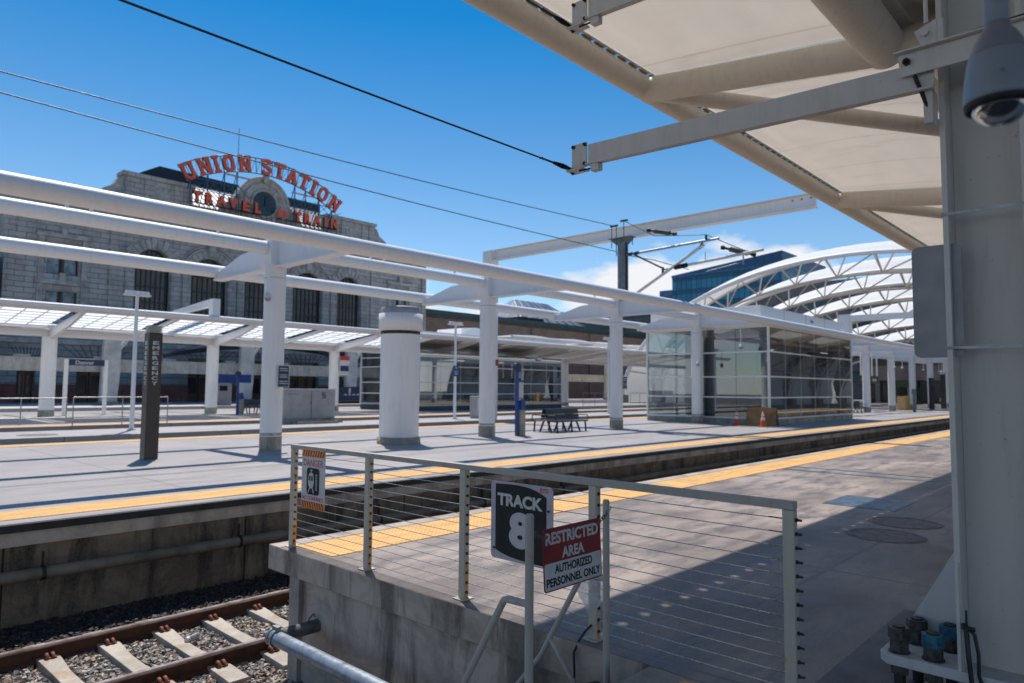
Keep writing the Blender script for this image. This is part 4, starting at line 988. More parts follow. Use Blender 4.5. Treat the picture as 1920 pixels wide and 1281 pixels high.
b = MB(); b.cyl((MX, 14.1, 6.81), (MX, 10.95, 7.03), .06, n=10); b.build('registration_tube', WHITE2, t)
b = MB(); b.cyl((MX, 13.3, 6.45), (MX, 11.8, 6.65), .02, n=8); b.cyl((MX, 11.75, 6.98), (MX, 11.75, 6.55), .03, n=8); b.cyl((MX, 13.35, 6.86), (MX, 13.35, 7.25), .015, n=6); b.build('steady_arm', GALV, t)
wires = [([(-10, MY+.45, 8.35), (3, MY+.45, 8.30), (MX, MY+.45, 8.98)], 'upper overhead wire sloping down to the left side of the mast'),
         ([(-10, MY+.3, 7.86), (3, MY+.3, 7.80), (MX, MY+.3, 7.80)], 'lower overhead wire passing the mast at the cantilever'),
         ([(MX, MY-.1, 9.12), (MX, 15.7, 8.25), (MX, 13.3, 7.95), (MX+.1, 11.9, 7.2), (MX+.3, 11.4, 6.95)], 'wire from the mast head over the cantilever'),
         ([(MX, MY+.35, 7.75), (MX+.5, 16.0, 7.3), (MX+1.5, 14.9, 6.9)], 'thin stay wire behind the cantilever')]
for pts, lab in wires:
    b = MB()
    pp = []
    for a, c in zip(pts[:-1], pts[1:]):
        a = Vector(a); c = Vector(c)
        for k in range(8): q = a.lerp(c, k/8); q.z -= .02*(a-c).length/4*math.sin(PI*k/8); pp.append(q)
    pp.append(Vector(pts[-1])); b.tube(pp, .016, 6); tag(b.build('overhead_wire', WIRE, loc=pts[0]), lab, 'wire', 'overhead wires')
t = T('section_insulator', 'brown tubular insulator in the wire before the white girder', 'insulator', (MX, 15.0, 8.72))
def wire_insulator(t, p, q, r_):
    p = Vector(p); q = Vector(q); d = (q-p); L_ = d.length; d.normalize()
    b = MB(); b.cyl(p, q, r_*.8, n=12)
    for k in range(7): c = p+d*L_*(k+.3)/7; b.cyl(c, c+d*L_*.06, r_, n=12)
    b.build('body', simple('brown_insulator', (.12, .10, .085), .5, 0, .2, 9), t)
    b = MB(); b.cyl(p-d*.35, p, .05, n=8); b.cyl(p-d*.35, p-d*.22, .085, n=8); b.build('end_fitting', BOLT, t); b = MB(); b.cyl(q, q+d*.3, .05, n=8); b.cyl(q+d*.15, q+d*.3, .08, n=8); b.build('end_fitting', BOLT, t)
wire_insulator(t, (MX, 15.7, 8.46), (MX, 14.95, 8.25), .11)
t = T('section_insulator', 'brown insulator in the wire above the end of the registration tube', 'insulator', (MX, 11.9, 7.1))
wire_insulator(t, (MX, 12.3, 7.22), (MX+.1, 11.6, 6.98), .11)

# ------------------------------------------------------------------ strip: cabinet, lamp posts
t = T('electrical_cabinet', 'grey electrical cabinet on a concrete base behind the nearest pergola column', 'cabinet', (17.6, 29.6, 0))
b = MB(); b.box(16.0, 29.15, 0, 19.3, 30.15, .22); b.box(16.6, 28.6, 0, 18.7, 29.14, .14); b.build('base', COLLAR, t)
b = MB(); b.box(16.3, 29.3, .221, 18.95, 30.1, 1.56); b.build('body', CABW, t, bevel=.02)
b = MB(); b.box(16.28, 29.28, 1.561, 18.97, 30.12, 1.61); b.build('lid', SIGNW, t)
b = MB(); b.box(17.66, 29.292, .24, 17.68, 29.299, 1.52); b.box(17.60, 29.27, .92, 17.63, 29.299, .98); b.build('door_gap', DARKM, t)
b = MB()
q = Vector((18.32, 29.297, 1.30))
for k, (dx, dz, w_, h_) in enumerate(((0, .115, .20, .04), (-.085, .065, .04, .08), (0, .03, .20, .04), (.0, -.03, .20, .04), (.085, -.065, .04, .08), (0, -.115, .20, .04))): b.plate(q+X_*dx+Z_*dz, X_, Z_, -Y_, w_, h_, .003+.0005*k)
for k in range(9): b.plate((16.48+k*.055, 29.297, 1.36), X_, Z_, -Y_, .035, .028, .003)
b.build('emblem', BLACK, t)
def lamp_post(x, y, label, h=5.15, two=True, sign=False):
    t = T('lamp_post', label, 'lamp post', (x, y, 0), 'white lamp posts')
    b = MB(); b.lathe([(.085, .0), (.062, h)], (x, y, 0), 16); b.build('pole', WHITE, t)
    b = MB(); b.lathe([(.17, .0), (.17, .05), (.09, .06)], (x, y, 0), 12); b.build('base', WHITE2, t)
    for sd in (-1, 1):
        b = MB(); c = x+sd*.22; b.prism([(c-.24, y-.16, h), (c+.24, y-.16, h), (c+.24, y+.16, h), (c-.24, y+.16, h)], (0, 0, .06)); b.prism([(c-.20, y-.13, h+.061), (c+.20, y-.13, h+.061), (c+.16, y+.1, h+.20), (c-.16, y+.1, h+.20)], (0, .03, .0)); b.box(c-.19, y-.12, h+.061, c+.19, y+.12, h+.18)
        b.build('lamp_head', WHITE, t)
    return t
lp = lamp_post(9.75, 28.9, 'white twin-headed lamp post left of the emergency pylon')
clone(lp, Vector((26.0, 28.5, 0)), 'white twin-headed lamp post with a blue sign, right of the fat round tower')
clone(lp, Vector((40.5, 28.5, 0)), 'white lamp post half hidden by the pergola column under the mast')
t = T('platform_sign', 'blue platform sign strapped to the lamp post right of the round tower', 'sign', (25.95, 28.3, 2.6))
b = MB(); b.plate((25.95, 28.38, 2.62), X_, Z_, -Y_, .42, .58, .01, .03); b.build('panel', NAVY, t)
b = MB(); b.prism([(25.85, 28.373, 2.82), (26.05, 28.373, 2.82), (25.97, 28.373, 2.74)], (0, -.003, 0))
for k in range(4): b.plate((25.95, 28.372, 2.62-.06*k), X_, Z_, -Y_, .28-.04*(k % 2), .022, .003)
b.build('lettering', SIGNW, t)
t = T('white_cabinet', 'small white utility box left of the pergola column by the help point', 'cabinet', (22.9, 28.6, 0))
b = MB(); b.box(24.0+3.6, 28.4, 0, 24.9+3.6, 29.0, 1.25); b.build('body', CABW, t, bevel=.03); b = MB(); b.box(27.62, 28.38, .1, 28.48, 28.399, 1.15); b.build('door', SIGNW, t)
b = MB(); b.cyl((6.5, 28, .001), (6.5, 28, .006), .6, n=30); tag(b.build('manhole_cover', MANH, loc=(6.5, 28, 0)), 'round rusty cover on the strip left of the lamp post', 'manhole cover')

# ------------------------------------------------------------------ low canopy with glass panels
t = T('low_canopy', 'long low white canopy with bright glass panels on the middle platform', 'canopy', (20, 44, 4.6))
CF, CB = 38.0, 50.0
def zr(y): return 5.36-(y-CF)*.105 if y < 44 else 4.73+(y-44)*.09
b = MB(); b.tube([(-12, CF, 5.42), (70, CF, 5.42), (100, CF, 5.42)], .13, 20); b.build('edge_tube', WHITE, t)
b = MB(); b.box(-12, CF+.14, 5.20, 100, CF+.24, 5.40)
b.build('gutter', WHITE, t)
b = MB(); b.box(-12, 43.85, 4.30, 100, 44.15, 4.68); b.build('main_beam', WHITE, t)
b = MB(); b.tube([(-12, CB, 5.3), (100, CB, 5.3)], .13, 14); b.build('edge_tube', WHITE, t)
LCX = [1.65, 10.55, 19.43, 28.3, 37.2, 46.1, 55.0, 63.9, 72.8, 81.7, 90.6]
ribs = []
for i in range(-3, 24):
    x = 10.55+i*4.44; ribs.append(x); main = (i % 2 == 0)
    b = MB(); dp = .55 if main else .26
    b.prism([(x-.08, CF+.25, zr(CF)-.02), (x-.08, 43.84, zr(44)-.02), (x-.08, 43.84, zr(44)-dp), (x-.08, CF+2.5, zr(CF+2.5)-dp*.75), (x-.08, CF+.25, zr(CF)-.18)], (.16, 0, 0))
    b.prism([(x-.08, 44.16, zr(44)-.02), (x-.08, CB-.1, zr(CB)-.02), (x-.08, CB-.1, zr(CB)-.18), (x-.08, 44.16, zr(44)-dp)], (.16, 0, 0)); b.build('rib', WHITE, t)
for i, x in enumerate(ribs[:-1]):
    x1 = x+4.44
    if x > 29: 
        b = MB(); b.prism([(x+.09, CF+.3, zr(CF)+.02), (x1-.09, CF+.3, zr(CF)+.02), (x1-.09, 43.8, zr(44)+.02), (x+.09, 43.8, zr(44)+.02)], (0, 0, .05)); b.build('roof_panel', WHITE2, t); continue
    b = MB(); b.prism([(x+.35, CF+.9, zr(CF+.9)+.03), (x1-.35, CF+.9, zr(CF+.9)+.03), (x1-.35, 43.2, zr(43.2)+.03), (x+.35, 43.2, zr(43.2)+.03)], (0, 0, .02)); p = b.build('glass_panel', SKYL, t)
    b = MB()
    for k in range(1, 4): xx = x+.35+(4.44-.7)*k/4; b.beam((xx, CF+.9, zr(CF+.9)+.01), (xx, 43.2, zr(43.2)+.01), .035, .03)
    for k in range(1, 6): yy = CF+.9+4.3*k/6; b.beam((x+.35, yy, zr(yy)+.008), (x1-.35, yy, zr(yy)+.008), .10 if k == 1 else .03, .03)
    b.build('glazing_bars', GALV, p)
    b = MB(); b.box(x+.09, CF+.25, zr(CF)-.03, x1-.09, CF+.88, zr(CF)+.02); b.build('panel_frame', WHITE, t); b = MB(); b.box(x+.09, 43.22, zr(44)-.02, x1-.09, 43.84, zr(44)+.06); b.build('panel_frame', WHITE, t)
cprot = T('canopy_column', 'white canopy column with a grey collar left of the station name sign', 'column', (10.55, 44, 0), 'columns of the low canopy')
b = MB(); b.lathe([(.36, .36), (.36, 4.29)], (10.55, 44, 0), 24); b.build('shaft', WHITE, cprot)
b = MB(); b.lathe([(.39, 0), (.39, .36)], (10.55, 44, 0), 8, False); b.build('collar', COLLAR, cprot)
lcl = {1.65: 'white column of the low canopy outside the left edge', 19.43: 'white canopy column right of the emergency pylon', 28.3: 'white canopy column with the red and white route sign',
       37.2: 'white canopy column inside the second glass pavilion', 46.1: 'white canopy column at the end of the second glass pavilion', 55.0: 'white canopy column left of the lamp post under the mast', 63.9: 'white canopy column seen left of the nearer glass pavilion',
       72.8: 'white canopy column behind the nearer glass pavilion, left', 81.7: 'white canopy column behind the nearer glass pavilion, middle', 90.6: 'white canopy column behind the nearer glass pavilion, right'}
for x in LCX:
    if x != 10.55: clone(cprot, Vector((x, 44, 0)), lcl[x])
# second pavilion under the canopy
vx2 = [32.6+i*2.05 for i in range(9)]; vy2 = [39.6, 42, 44.4, 46.8]
t = pavilion('second glass pavilion farther back under the low canopy', 32.6, vx2[-1], 39.6, 46.8, .35, 4.35, vx2, vy2, [1.25, 2.1, 3.3, 4.0], True)
b = MB(); b.box(34, 43.5, .39, 48, 43.6, 4.1); b.build('rear_partition', simple('dark_partition', (.06, .065, .06), .4, 0, .3, 1), t)
b = MB(); b.box(35, 41, .39, 44, 41.1, 1.4); b.box(45, 41, .39, 47, 43, 3); b.build('stair_parapet', GREYP, t)
t = T('plant_box', 'pale rooftop equipment box above the second glass pavilion', 'equipment box', (42, 42, 5.5))
b = MB(); b.box(33.6, 40.5, 5.2, 50.8, 46, 5.95); b.build('casing', WHITE2, t)
b = MB()
for k in range(5): b.box(36+k*3, 40.49, 5.3, 36.04+k*3, 40.499, 5.9)
b.build('seams', GALV, t)
b = MB(); b.prism([(37.6, 40.6, 5.951), (41.4, 40.6, 5.951), (41.0, 41.0, 6.5), (39.6, 41.0, 6.62), (38.1, 41.0, 6.5)], (0, 3, 0)); b.build('hood', WHITE, t)
t = T('gantry_girder', 'white box girder on a short post standing on the low canopy', 'girder', (17.0, 38.2, 5.5))
b = MB(); b.box(16.7, 38.0, 5.55, 17.1, 38.5, 6.5); b.build('end_post', WHITE, t)
b = MB(); b.prism([(16.7, 38.51, 6.12), (16.7, 38.51, 6.5), (16.7, 46.0, 6.05), (16.7, 52, 5.9), (16.7, 52, 5.7)], (.38, 0, 0)); b.build('beam', WHITE, t)

# station name sign, railings, ticket machine, route sign, banner
t = T('station_name_sign', 'blue station name sign on two white posts on the middle platform', 'sign', (12.7, 44.6, 0))
for x in (11.55, 13.55):
    b = MB(); b.box(x-.09, 44.55, 0, x+.09, 44.73, 3.15); b.build('post', WHITE, t)
b = MB(); b.box(11.645, 44.58, 2.80, 13.455, 44.70, 3.14); b.build('panel', NAVYD, t)
b = MB(); b.text('Denver', (12.45, 44.578, 2.965), X_, Z_, -Y_, .92, .22, .02, .006); b.build('lettering', SIGNW, t)
def railing(x0, x1, y, h, label):
    t = T('pipe_railing', label, 'railing', (x0, y, 0), 'grey pipe railings on the middle platform')
    b = MB(); b.cyl((x0, y, h), (x1, y, h), .025, n=8); b.cyl((x0, y, .28), (x1, y, .28), .02, n=8); b.build('rail', GALV, t)
    n = max(1, round((x1-x0)/1.9))
    for k in range(n+1):
        x = x0+(x1-x0)*k/n; b = MB(); b.cyl((x, y, 0), (x, y, h), .024, n=8); b.build('post', GALV, t)
railing(2.5, 9.2, 35.2, 1.12, 'grey pipe railing at the far left edge of the middle platform')
railing(9.0, 12.8, 33.5, 1.18, 'brownish pipe railing in front of the station name sign')
t = T('ticket_machine', 'grey ticket machine with blue header beside the second help point', 'ticket machine', (19.0, 61, 0))
t.location = (27.3, 60.2, .05); OFF[t.name] = (27.3, 60.2, .05)
b = MB(); b.box(26.6, 60, .05, 28.3, 60.7, 2.0); b.build('body', CABW, t, bevel=.03)
b = MB(); b.box(26.5, 59.9, 2.01, 30.0, 60.6, 2.75); b.build('header', NAVY, t)
b = MB(); b.box(27.2, 59.98, 1.3, 27.9, 59.999, 1.75); b.build('screen', DARKG, t)
clone(hp, Vector((19.7, 41.0, 0)), 'blue help point post on the middle platform near the ticket machine')
t = T('route_sign', 'red and white route sign fixed on a low canopy column', 'sign', (28.7, 43.5, 3))
b = MB(); b.box(28.45, 43.5, 2.55, 29.25, 43.55, 3.95); b.build('panel', SIGNW, t)
b = MB(); b.box(28.45, 43.48, 3.65, 29.25, 43.498, 3.95); b.build('red_cap', REDP, t)
b = MB(); b.box(28.5, 43.48, 2.85, 29.2, 43.498, 3.25); b.build('blue_band', NAVYD, t)
t = T('banner_fence', 'dark printed banner on a low fence before the station doors', 'banner', (36, 56.5, 0))
t.location = (36, 60.5, .05); OFF[t.name] = (36, 60.5, .05)
b = MB(); b.box(39.2, 60.5, .35, 49.5, 60.55, 1.75); b.build('fabric', NAVYD, t)
b = MB(); b.box(46.5, 60.49, .75, 49.2, 60.498, 1.6); b.plate((40.8, 60.49, 1.35), X_, Z_, -Y_, .25, .5, .004)
for k in range(8): b.plate((40.3+k*.5, 60.49, .95), X_, Z_, -Y_, .3, .12, .004)
b.build('print', SIGNW, t)
b = MB(); b.box(39.2, 60.5, .05, 49.5, 60.6, .3); b.build('barrier_foot', DARKM, t)
# barriers and kiosk under the canopy farther right
t = T('info_kiosk', 'tan kiosk post with red and blue panels left of a canopy column', 'kiosk', (51.5, 44, 0))
b = MB(); b.box(50.9, 43.8, 0, 52.1, 44.4, 1.7); b.build('pedestal', COLLAR, t)
b = MB(); b.box(50.85, 43.7, 1.71, 51.4, 44.2, 3.0); b.build('blue_panel', NAVY, t); b = MB(); b.box(51.75, 43.7, 1.71, 52.1, 44.2, 3.2); b.build('red_panel', REDP, t)
railing(56, 62, 42.5, 1.3, 'dark barrier between canopy columns left of the nearer pavilion')
railing(64.5, 70, 42.5, 1.3, 'dark barrier seen just left of the nearer pavilion')

# ------------------------------------------------------------------ station-side canopy: concrete beam, kinked columns, membrane
t = T('concrete_colonnade', 'beige concrete beam carried by kinked columns before the station', 'colonnade', (20.4, 66, .05))
b = MB(); b.box(-20, 65.7, 2.82, 120, 66.3, 3.92); b.build('beam', conc_wall('beige_concrete', (.56, .52, .43), (.45, .41, .34), (.26, .22, .17), None, .5), t)
for k in range(18):
    x = -14+k*5.6; b = MB(); b.box(x-.5, 65.75, 3.921, x+.5, 66.25, 4.12); b.build('beam_block', TRIM, t)
kcx = [-3.6, 8.4, 20.4, 32.4, 44.4, 57, 69, 81, 93, 105]
for x in kcx:
    b = MB(); b.prism([(x-.95, 65.2, .35), (x+.35, 65.2, .35), (x+.5, 65.2, 2.8), (x+.55, 65.2, 6.4), (x-.75, 65.2, 6.4), (x-.85, 65.2, 4.2)], (0, .48, 0)); b.build('kinked_column', simple('cream_column_paint', (.62, .60, .54), .5, 0, .15, .8), t)
    b = MB(); b.beam((x+.4, 65.4, 4.8), (x+1.7, 65.4, 6.6), .3, .3, (0, 1, 0)); b.build('brace', TAN, t)
    b = MB(); b.box(x-1.0, 65.1, .05, x+.45, 65.75, .34); b.build('column_foot', COLLAR, t)
b = MB(); b.cyl((22.6, 65.69, 3.3), (22.6, 65.66, 3.3), .35, n=16); b.build('beam_lamp', GALV, t)
def curved_canopy(x0, x1, n, label):
    t = T('curved_canopy', label, 'canopy', ((x0+x1)/2, 64, 6))
    step = (x1-x0)/n
    for i in range(n):
        b = MB(); vs = []; a = x0+i*step
        for p in range(9):
            for q in range(9):
                u_, v_ = p/8, q/8; vs.append((a+.15+(step-.3)*u_, 56+14*v_, 8.0-2.3*(1-v_)**1.0*0+(-1.9*(v_-.2)**2*1.2)+.25*math.sin(PI*u_)))
        b.add(vs, [(p*9+q, (p+1)*9+q, (p+1)*9+q+1, p*9+q+1) for p in range(8) for q in range(8)], True)
        o = b.build('fabric_panel', MEMW if i % 1 == 0 else MEMB, t)
        b = MB(); b.tube([(a, 56+14*v/8, 7.75-1.9*1.2*(v/8-.2)**2) for v in range(9)], .16, 10); b.tube([(a, 56, 7.7), (a+step/2, 63, 7.6), (a+step, 70, 6.4)], .1, 8); b.build('rib_tube', TAN, t)
    b = MB(); b.tube([(x0, 56, 7.8), (x1, 56, 7.8)], .2, 14); b.build('edge_tube', WHITE, t)
curved_canopy(60, 124, 8, 'white fabric canopy with tube ribs beside the brick wing')
b = MB(); vs = []
for p in range(13):
    for q in range(5):
        x = 27+p*1.9; vs.append((x, 66.8+q*1.4, 5.2+1.5*math.sin(PI*p/12*.9+.1)-.15*q))
b.add(vs, [(p*5+q, (p+1)*5+q, (p+1)*5+q+1, p*5+q+1) for p in range(12) for q in range(4)], True)
o = b.build('entrance_canopy', GREYP, loc=(38, 68, 6)); sd = o.modifiers.new('thickness', 'SOLIDIFY'); sd.thickness = .25
tag(o, 'dark curved entrance canopy in front of the station doors', 'canopy')

# ------------------------------------------------------------------ the old station building
SYY = 75.0; SCX = 38.4
t = T('station_building', 'grey stone station building with arched windows and a rounded clock gable', 'building', (SCX, SYY, 0))
def archring(cx, hw, z0, zs, n=16): return [(cx-hw, z0), (cx+hw, z0)]+[(cx+hw*math.cos(PI*i/n), zs+hw*math.sin(PI*i/n)) for i in range(n+1)]
bays = [(26.7, 1.72, 13.85, False), (32.5, 1.95, 13.45, True), (38.4, 1.95, 13.45, True), (44.3, 1.95, 13.45, True), (50.1, 1.72, 13.85, False)]
rects = [(17.4, 20.0, 12.0, 14.8), (56.8, 59.4, 12.0, 14.8), (17.4, 20.0, 7.8, 10.4), (56.8, 59.4, 7.8, 10.4)]
holes = [archring(cx, hw, 7.2, zs) for cx, hw, zs, _ in bays]+[[(a, z0), (c, z0), (c, z1), (a, z1)] for a, c, z0, z1 in rects]
b = MB(); vs, fs = holed([(14.1, 5.6), (62.7, 5.6), (62.7, 20.1), (14.1, 20.1)], holes, SYY, .9); b.add(vs, fs); b.build('upper_wall', STONE, t)
doors = [(15.6, 17.0, 4.0), (20.3, 23.8, 4.3), (30.6, 34.4, 4.6), (36.5, 40.3, 4.6), (42.4, 46.2, 4.6), (48.5, 51.7, 4.3), (56.4, 59.4, 4.0)]
holes = [[(a, .05), (c, .05), (c, h), (a, h)] for a, c, h in doors]
b = MB(); vs, fs = holed([(14.1, 0), (62.7, 0), (62.7, 5.598), (14.1, 5.598)], holes, SYY+.1, .8); b.add(vs, fs); b.build('ground_floor_wall', RUSTIC, t)
b = MB(); xs = [14.1]+[q for a, c, h in doors for q in (a, c)]+[62.7]
for a, c in zip(xs[::2], xs[1::2]): b = MB(); b.box(a+.02, SYY-.06, 0, c-.02, SYY+.09, 1.75); b.build('red_plinth', REDST, t)
b = MB(); b.box(14.1, SYY+.91, 0, 62.7, SYY+24, 20.0); b.build('building_mass', STONE, t)
for i, (a, c, h) in enumerate(doors):
    o = MB(); o.box(a+.05, SYY+.80, .05, c-.05, SYY+.90, h-.05); w_ = o.build('doorway', DARKG, t)
    m = MB()
    for k in range(3 if c-a > 2 else 2):
        n_ = 3 if c-a > 2 else 2; xx = a+.1+k*(c-a-.2)/n_; ww = (c-a-.2)/n_
        m.box(xx+.08, SYY+.68, .06, xx+.20, SYY+.79, 2.9); m.box(xx+ww-.16, SYY+.68, .06, xx+ww-.04, SYY+.79, 2.9); m.box(xx+.201, SYY+.68, 2.6, xx+ww-.161, SYY+.79, 2.9); m.box(xx+.201, SYY+.68, .06, xx+ww-.161, SYY+.79, .9)
    m.build('door_frame', WOODD, w_)
# flat-arch grooves over the ground floor openings
b = MB()
for a, c, h in doors:
    cx = (a+c)/2
    for k in range(-4, 5):
        x0 = cx+k*(c-a)/8.0; x1 = cx+k*(c-a)/8.0*1.75
        b.beam((x0, SYY+.085, h+.05), (x1, SYY+.085, h+1.15), .03, .07, (0, 1, 0))
b.build('voussoir_grooves', simple('dark_joint', (.03, .035, .045), .9, 0, .2, 1), t)
for cx, hw, zs, big in bays:
    o = MB(); vs, fs = holed(archring(cx, hw+.02, 7.15, zs), [], SYY+.55, .05); o.add(vs, fs); p = o.build('window', DARKG, t)
    m = MB()
    for k in range(-3, 4):
        xx = cx+k*hw/3.6; top = zs+math.sqrt(max(0, hw*hw-(k*hw/3.6)**2)); m.box(xx-.05, SYY+.46, 7.2, xx+.05, SYY+.54, top-.02)
    for zz in (8.6, 10.2, 11.8, zs): m.box(cx-hw, SYY+.44, zz-.06, cx+hw, SYY+.455, zz+.06)
    m.build('glazing_bars', simple('dark_green_frame', (.02, .035, .04), .5, 0, .2, 2), p)
    # wedge stones round the head
    m = MB(); n_ = 13; r0, r1 = hw+.06, hw+(.85 if big else 1.0)
    for k in range(n_):
        a0 = PI*(k+.05)/n_; a1 = PI*(k+.95)/n_; rr = r1+(.25 if (not big and k % 2 == 0) else 0)+(.35 if k == n_//2 else 0)
        m.prism([(cx+r0*math.cos(a0), SYY-.12, zs+r0*math.sin(a0)), (cx+rr*math.cos(a0), SYY-.12, zs+rr*math.sin(a0)), (cx+rr*math.cos(a1), SYY-.12, zs+rr*math.sin(a1)), (cx+r0*math.cos(a1), SYY-.12, zs+r0*math.sin(a1))], (0, .11, 0))
    m.build('arch_stones', TRIM, t)
    if big:
        m = MB(); m.tube([(cx+(hw+1.0)*math.cos(PI*k/20), SYY-.1, zs+(hw+1.0)*math.sin(PI*k/20)) for k in range(21)], .13, 8); m.tube([(cx+(hw+1.3)*math.cos(PI*k/20), SYY-.1, zs+(hw+1.3)*math.sin(PI*k/20)) for k in range(21)], .09, 8)
        m.box(cx-.35, SYY-.45, zs+hw+.2, cx+.35, SYY-.13, zs+hw+1.7); m.build('hood_mould', TRIM, t)
    for sd in (-1, 1):
        m = MB(); m.box(cx+sd*(hw+.5)-.42, SYY-.16, 6.2, cx+sd*(hw+.5)+.42, SYY-.01, zs-.1); m.box(cx+sd*(hw+.5)-.5, SYY-.22, zs-.099, cx+sd*(hw+.5)+.5, SYY-.01, zs+.15); m.build('pilaster', STONE, t)
for a, c, z0, z1 in rects:
    o = MB(); o.box(a-.02, SYY+.5, z0-.02, c+.02, SYY+.55, z1+.02); p = o.build('window', DARKG, t)
    m = MB(); m.box(a+.1, SYY+.44, z0, a+1.05, SYY+.48, z1); m.box(c-1.05, SYY+.44, z0, c-.1, SYY+.48, z1); m.build('curtain', CURT, p)
    m = MB(); cx = (a+c)/2; m.box(cx-.1, SYY+.38, z0, cx+.1, SYY+.43, z1); m.box(a, SYY+.38, z0, a+.08, SYY+.43, z1); m.box(c-.08, SYY+.38, z0, c, SYY+.43, z1); m.box(a, SYY+.36, z0, c, SYY+.379, z0+.08); m.build('sash', DARKM, p)
    m = MB(); m.box(a-.7, SYY-.14, z0-.5, a-.25, SYY-.01, z1+.6); m.box(c+.25, SYY-.14, z0-.5, c+.7, SYY-.01, z1+.6); m.box(a-.9, SYY-.30, z1+.601, c+.9, SYY-.01, z1+1.0); m.box(a-.7, SYY-.2, z0-.75, c+.7, SYY-.01, z0-.501)
    m.box(cx-.25, SYY-.32, z1+1.001, cx+.25, SYY-.01, z1+1.7); m.build('surround', TRIM, t)
m = MB(); m.box(13.6, SYY-.7, 19.55, 63.2, SYY+.5, 19.95); m.box(13.8, SYY-.45, 19.1, 63.0, SYY-.01, 19.549); m.box(13.3, SYY-1.0, 19.951, 63.5, SYY+.6, 20.25)
for k in range(82): m.box(14.0+k*.6, SYY-.62, 19.25, 14.3+k*.6, SYY-.451, 19.54)
m.build('cornice', TRIM, t)
m = MB(); m.box(14.1, SYY-.15, 16.9, 62.7, SYY-.01, 17.2); m.box(14.0, SYY-.25, 5.5, 62.8, SYY-.01, 5.95); m.build('string_course', TRIM, t)
for x in (14.1, 22.6, 53.4, 61.9):
    m = MB(); m.box(x, SYY-.13, 5.96, x+.75, SYY-.011, 16.89); m.build('pilaster', STONE, t)
# stepped parapet blocks left and right of the sign
def parapet(x0, x1, out):
    m = MB(); m.box(x0, SYY-.3, 20.251, x1, SYY+1.2, 22.6); m.box(x0-.25, SYY-.5, 22.601, x1+.25, SYY+1.4, 23.0)
    for xx in (x0+.0, x0+(x1-x0)*.28, x0+(x1-x0)*.72, x1-.9): m.box(xx, SYY-.42, 20.26, xx+.9, SYY-.301, 22.59)
    m.build('parapet', STONE, t)
    m = MB(); cx = (x0+x1)/2; m.box(cx-1.2, SYY-.36, 20.9, cx+1.2, SYY-.302, 22.1); m.cyl((cx, SYY-.45, 21.5), (cx, SYY-.361, 21.5), .42, n=18); m.build('carved_panel', TRIM, t)
    m = MB(); e = x0 if out < 0 else x1; pts = [(e, 20.251), (e+out*2.3, 20.251), (e+out*1.9, 20.9), (e+out*.9, 21.5), (e+out*.5, 22.3), (e, 22.59)]
    m.prism([(x, SYY-.2, z) for x, z in pts], (0, 1.2, 0)); m.build('scroll_buttress', TRIM, t)
parapet(23.6, 30.2, -1); parapet(46.6, 53.6, 1)
m = MB(); m.box(30.21, SYY-.1, 20.251, 46.59, SYY+.9, 20.9); m.build('low_parapet', STONE, t)
# clock gable
GC = 38.15
m = MB(); r = 3.1; zc = 22.5
def gable(rad, y0, y1): m.prism([(GC-rad, y0, 20.26), (GC+rad, y0, 20.26)]+[(GC+rad*math.cos(PI*k/24), y0, zc+rad*math.sin(PI*k/24)) for k in range(25)], (0, y1-y0, 0))
gable(2.95, SYY-.6, SYY+1.2); m.build('clock_gable', TRIM, t)
m = MB(); m.tube([(GC+2.95*math.cos(PI*k/24), SYY-.62, zc+2.95*math.sin(PI*k/24)) for k in range(25)], .17, 8); m.tube([(GC+2.35*math.cos(PI*k/24), SYY-.64, zc+2.35*math.sin(PI*k/24)) for k in range(25)], .12, 8)
m.tube([(GC+1.55*math.cos(2*PI*k/32), SYY-.66, zc+1.55*math.sin(2*PI*k/32)) for k in range(33)], .16, 8)
m.box(GC-.3, SYY-.95, zc+2.3, GC+.3, SYY-.61, zc+3.2)
for sd in (-1, 1): m.prism([(GC+sd*2.96, SYY-.4, 20.27), (GC+sd*4.9, SYY-.4, 20.27), (GC+sd*4.6, SYY-.4, 21.7), (GC+sd*3.7, SYY-.4, 22.3), (GC+sd*2.96, SYY-.4, 23.3)], (0, 1.2, 0))
m.build('gable_moulding', TRIM, t)
m = MB(); m.cyl((GC, SYY-.61, zc), (GC, SYY-.66, zc), 1.42, n=40); ck = m.build('clock_face', CLOCK, t)
m = MB()
for k in range(12):
    a = PI*k/6; c = Vector((GC+1.12*math.sin(a), SYY-.67, zc+1.12*math.cos(a))); d = Vector((math.sin(a), 0, math.cos(a))); m.beam(c-d*.17, c+d*.17, .03, .10, (0, 1, 0))
m.build('hour_marks', simple('pale_blue_marks', (.12, .22, .27), .5, 0, .1, 3), ck)
m = MB(); m.beam((GC, SYY-.70, zc-.3), (GC+.03, SYY-.70, zc+1.0), .03, .11, (0, 1, 0)); m.beam((GC, SYY-.705, zc-.2), (GC+.04, SYY-.705, zc+.68), .03, .16, (0, 1, 0)); m.build('clock_hands', BOLT, ck)
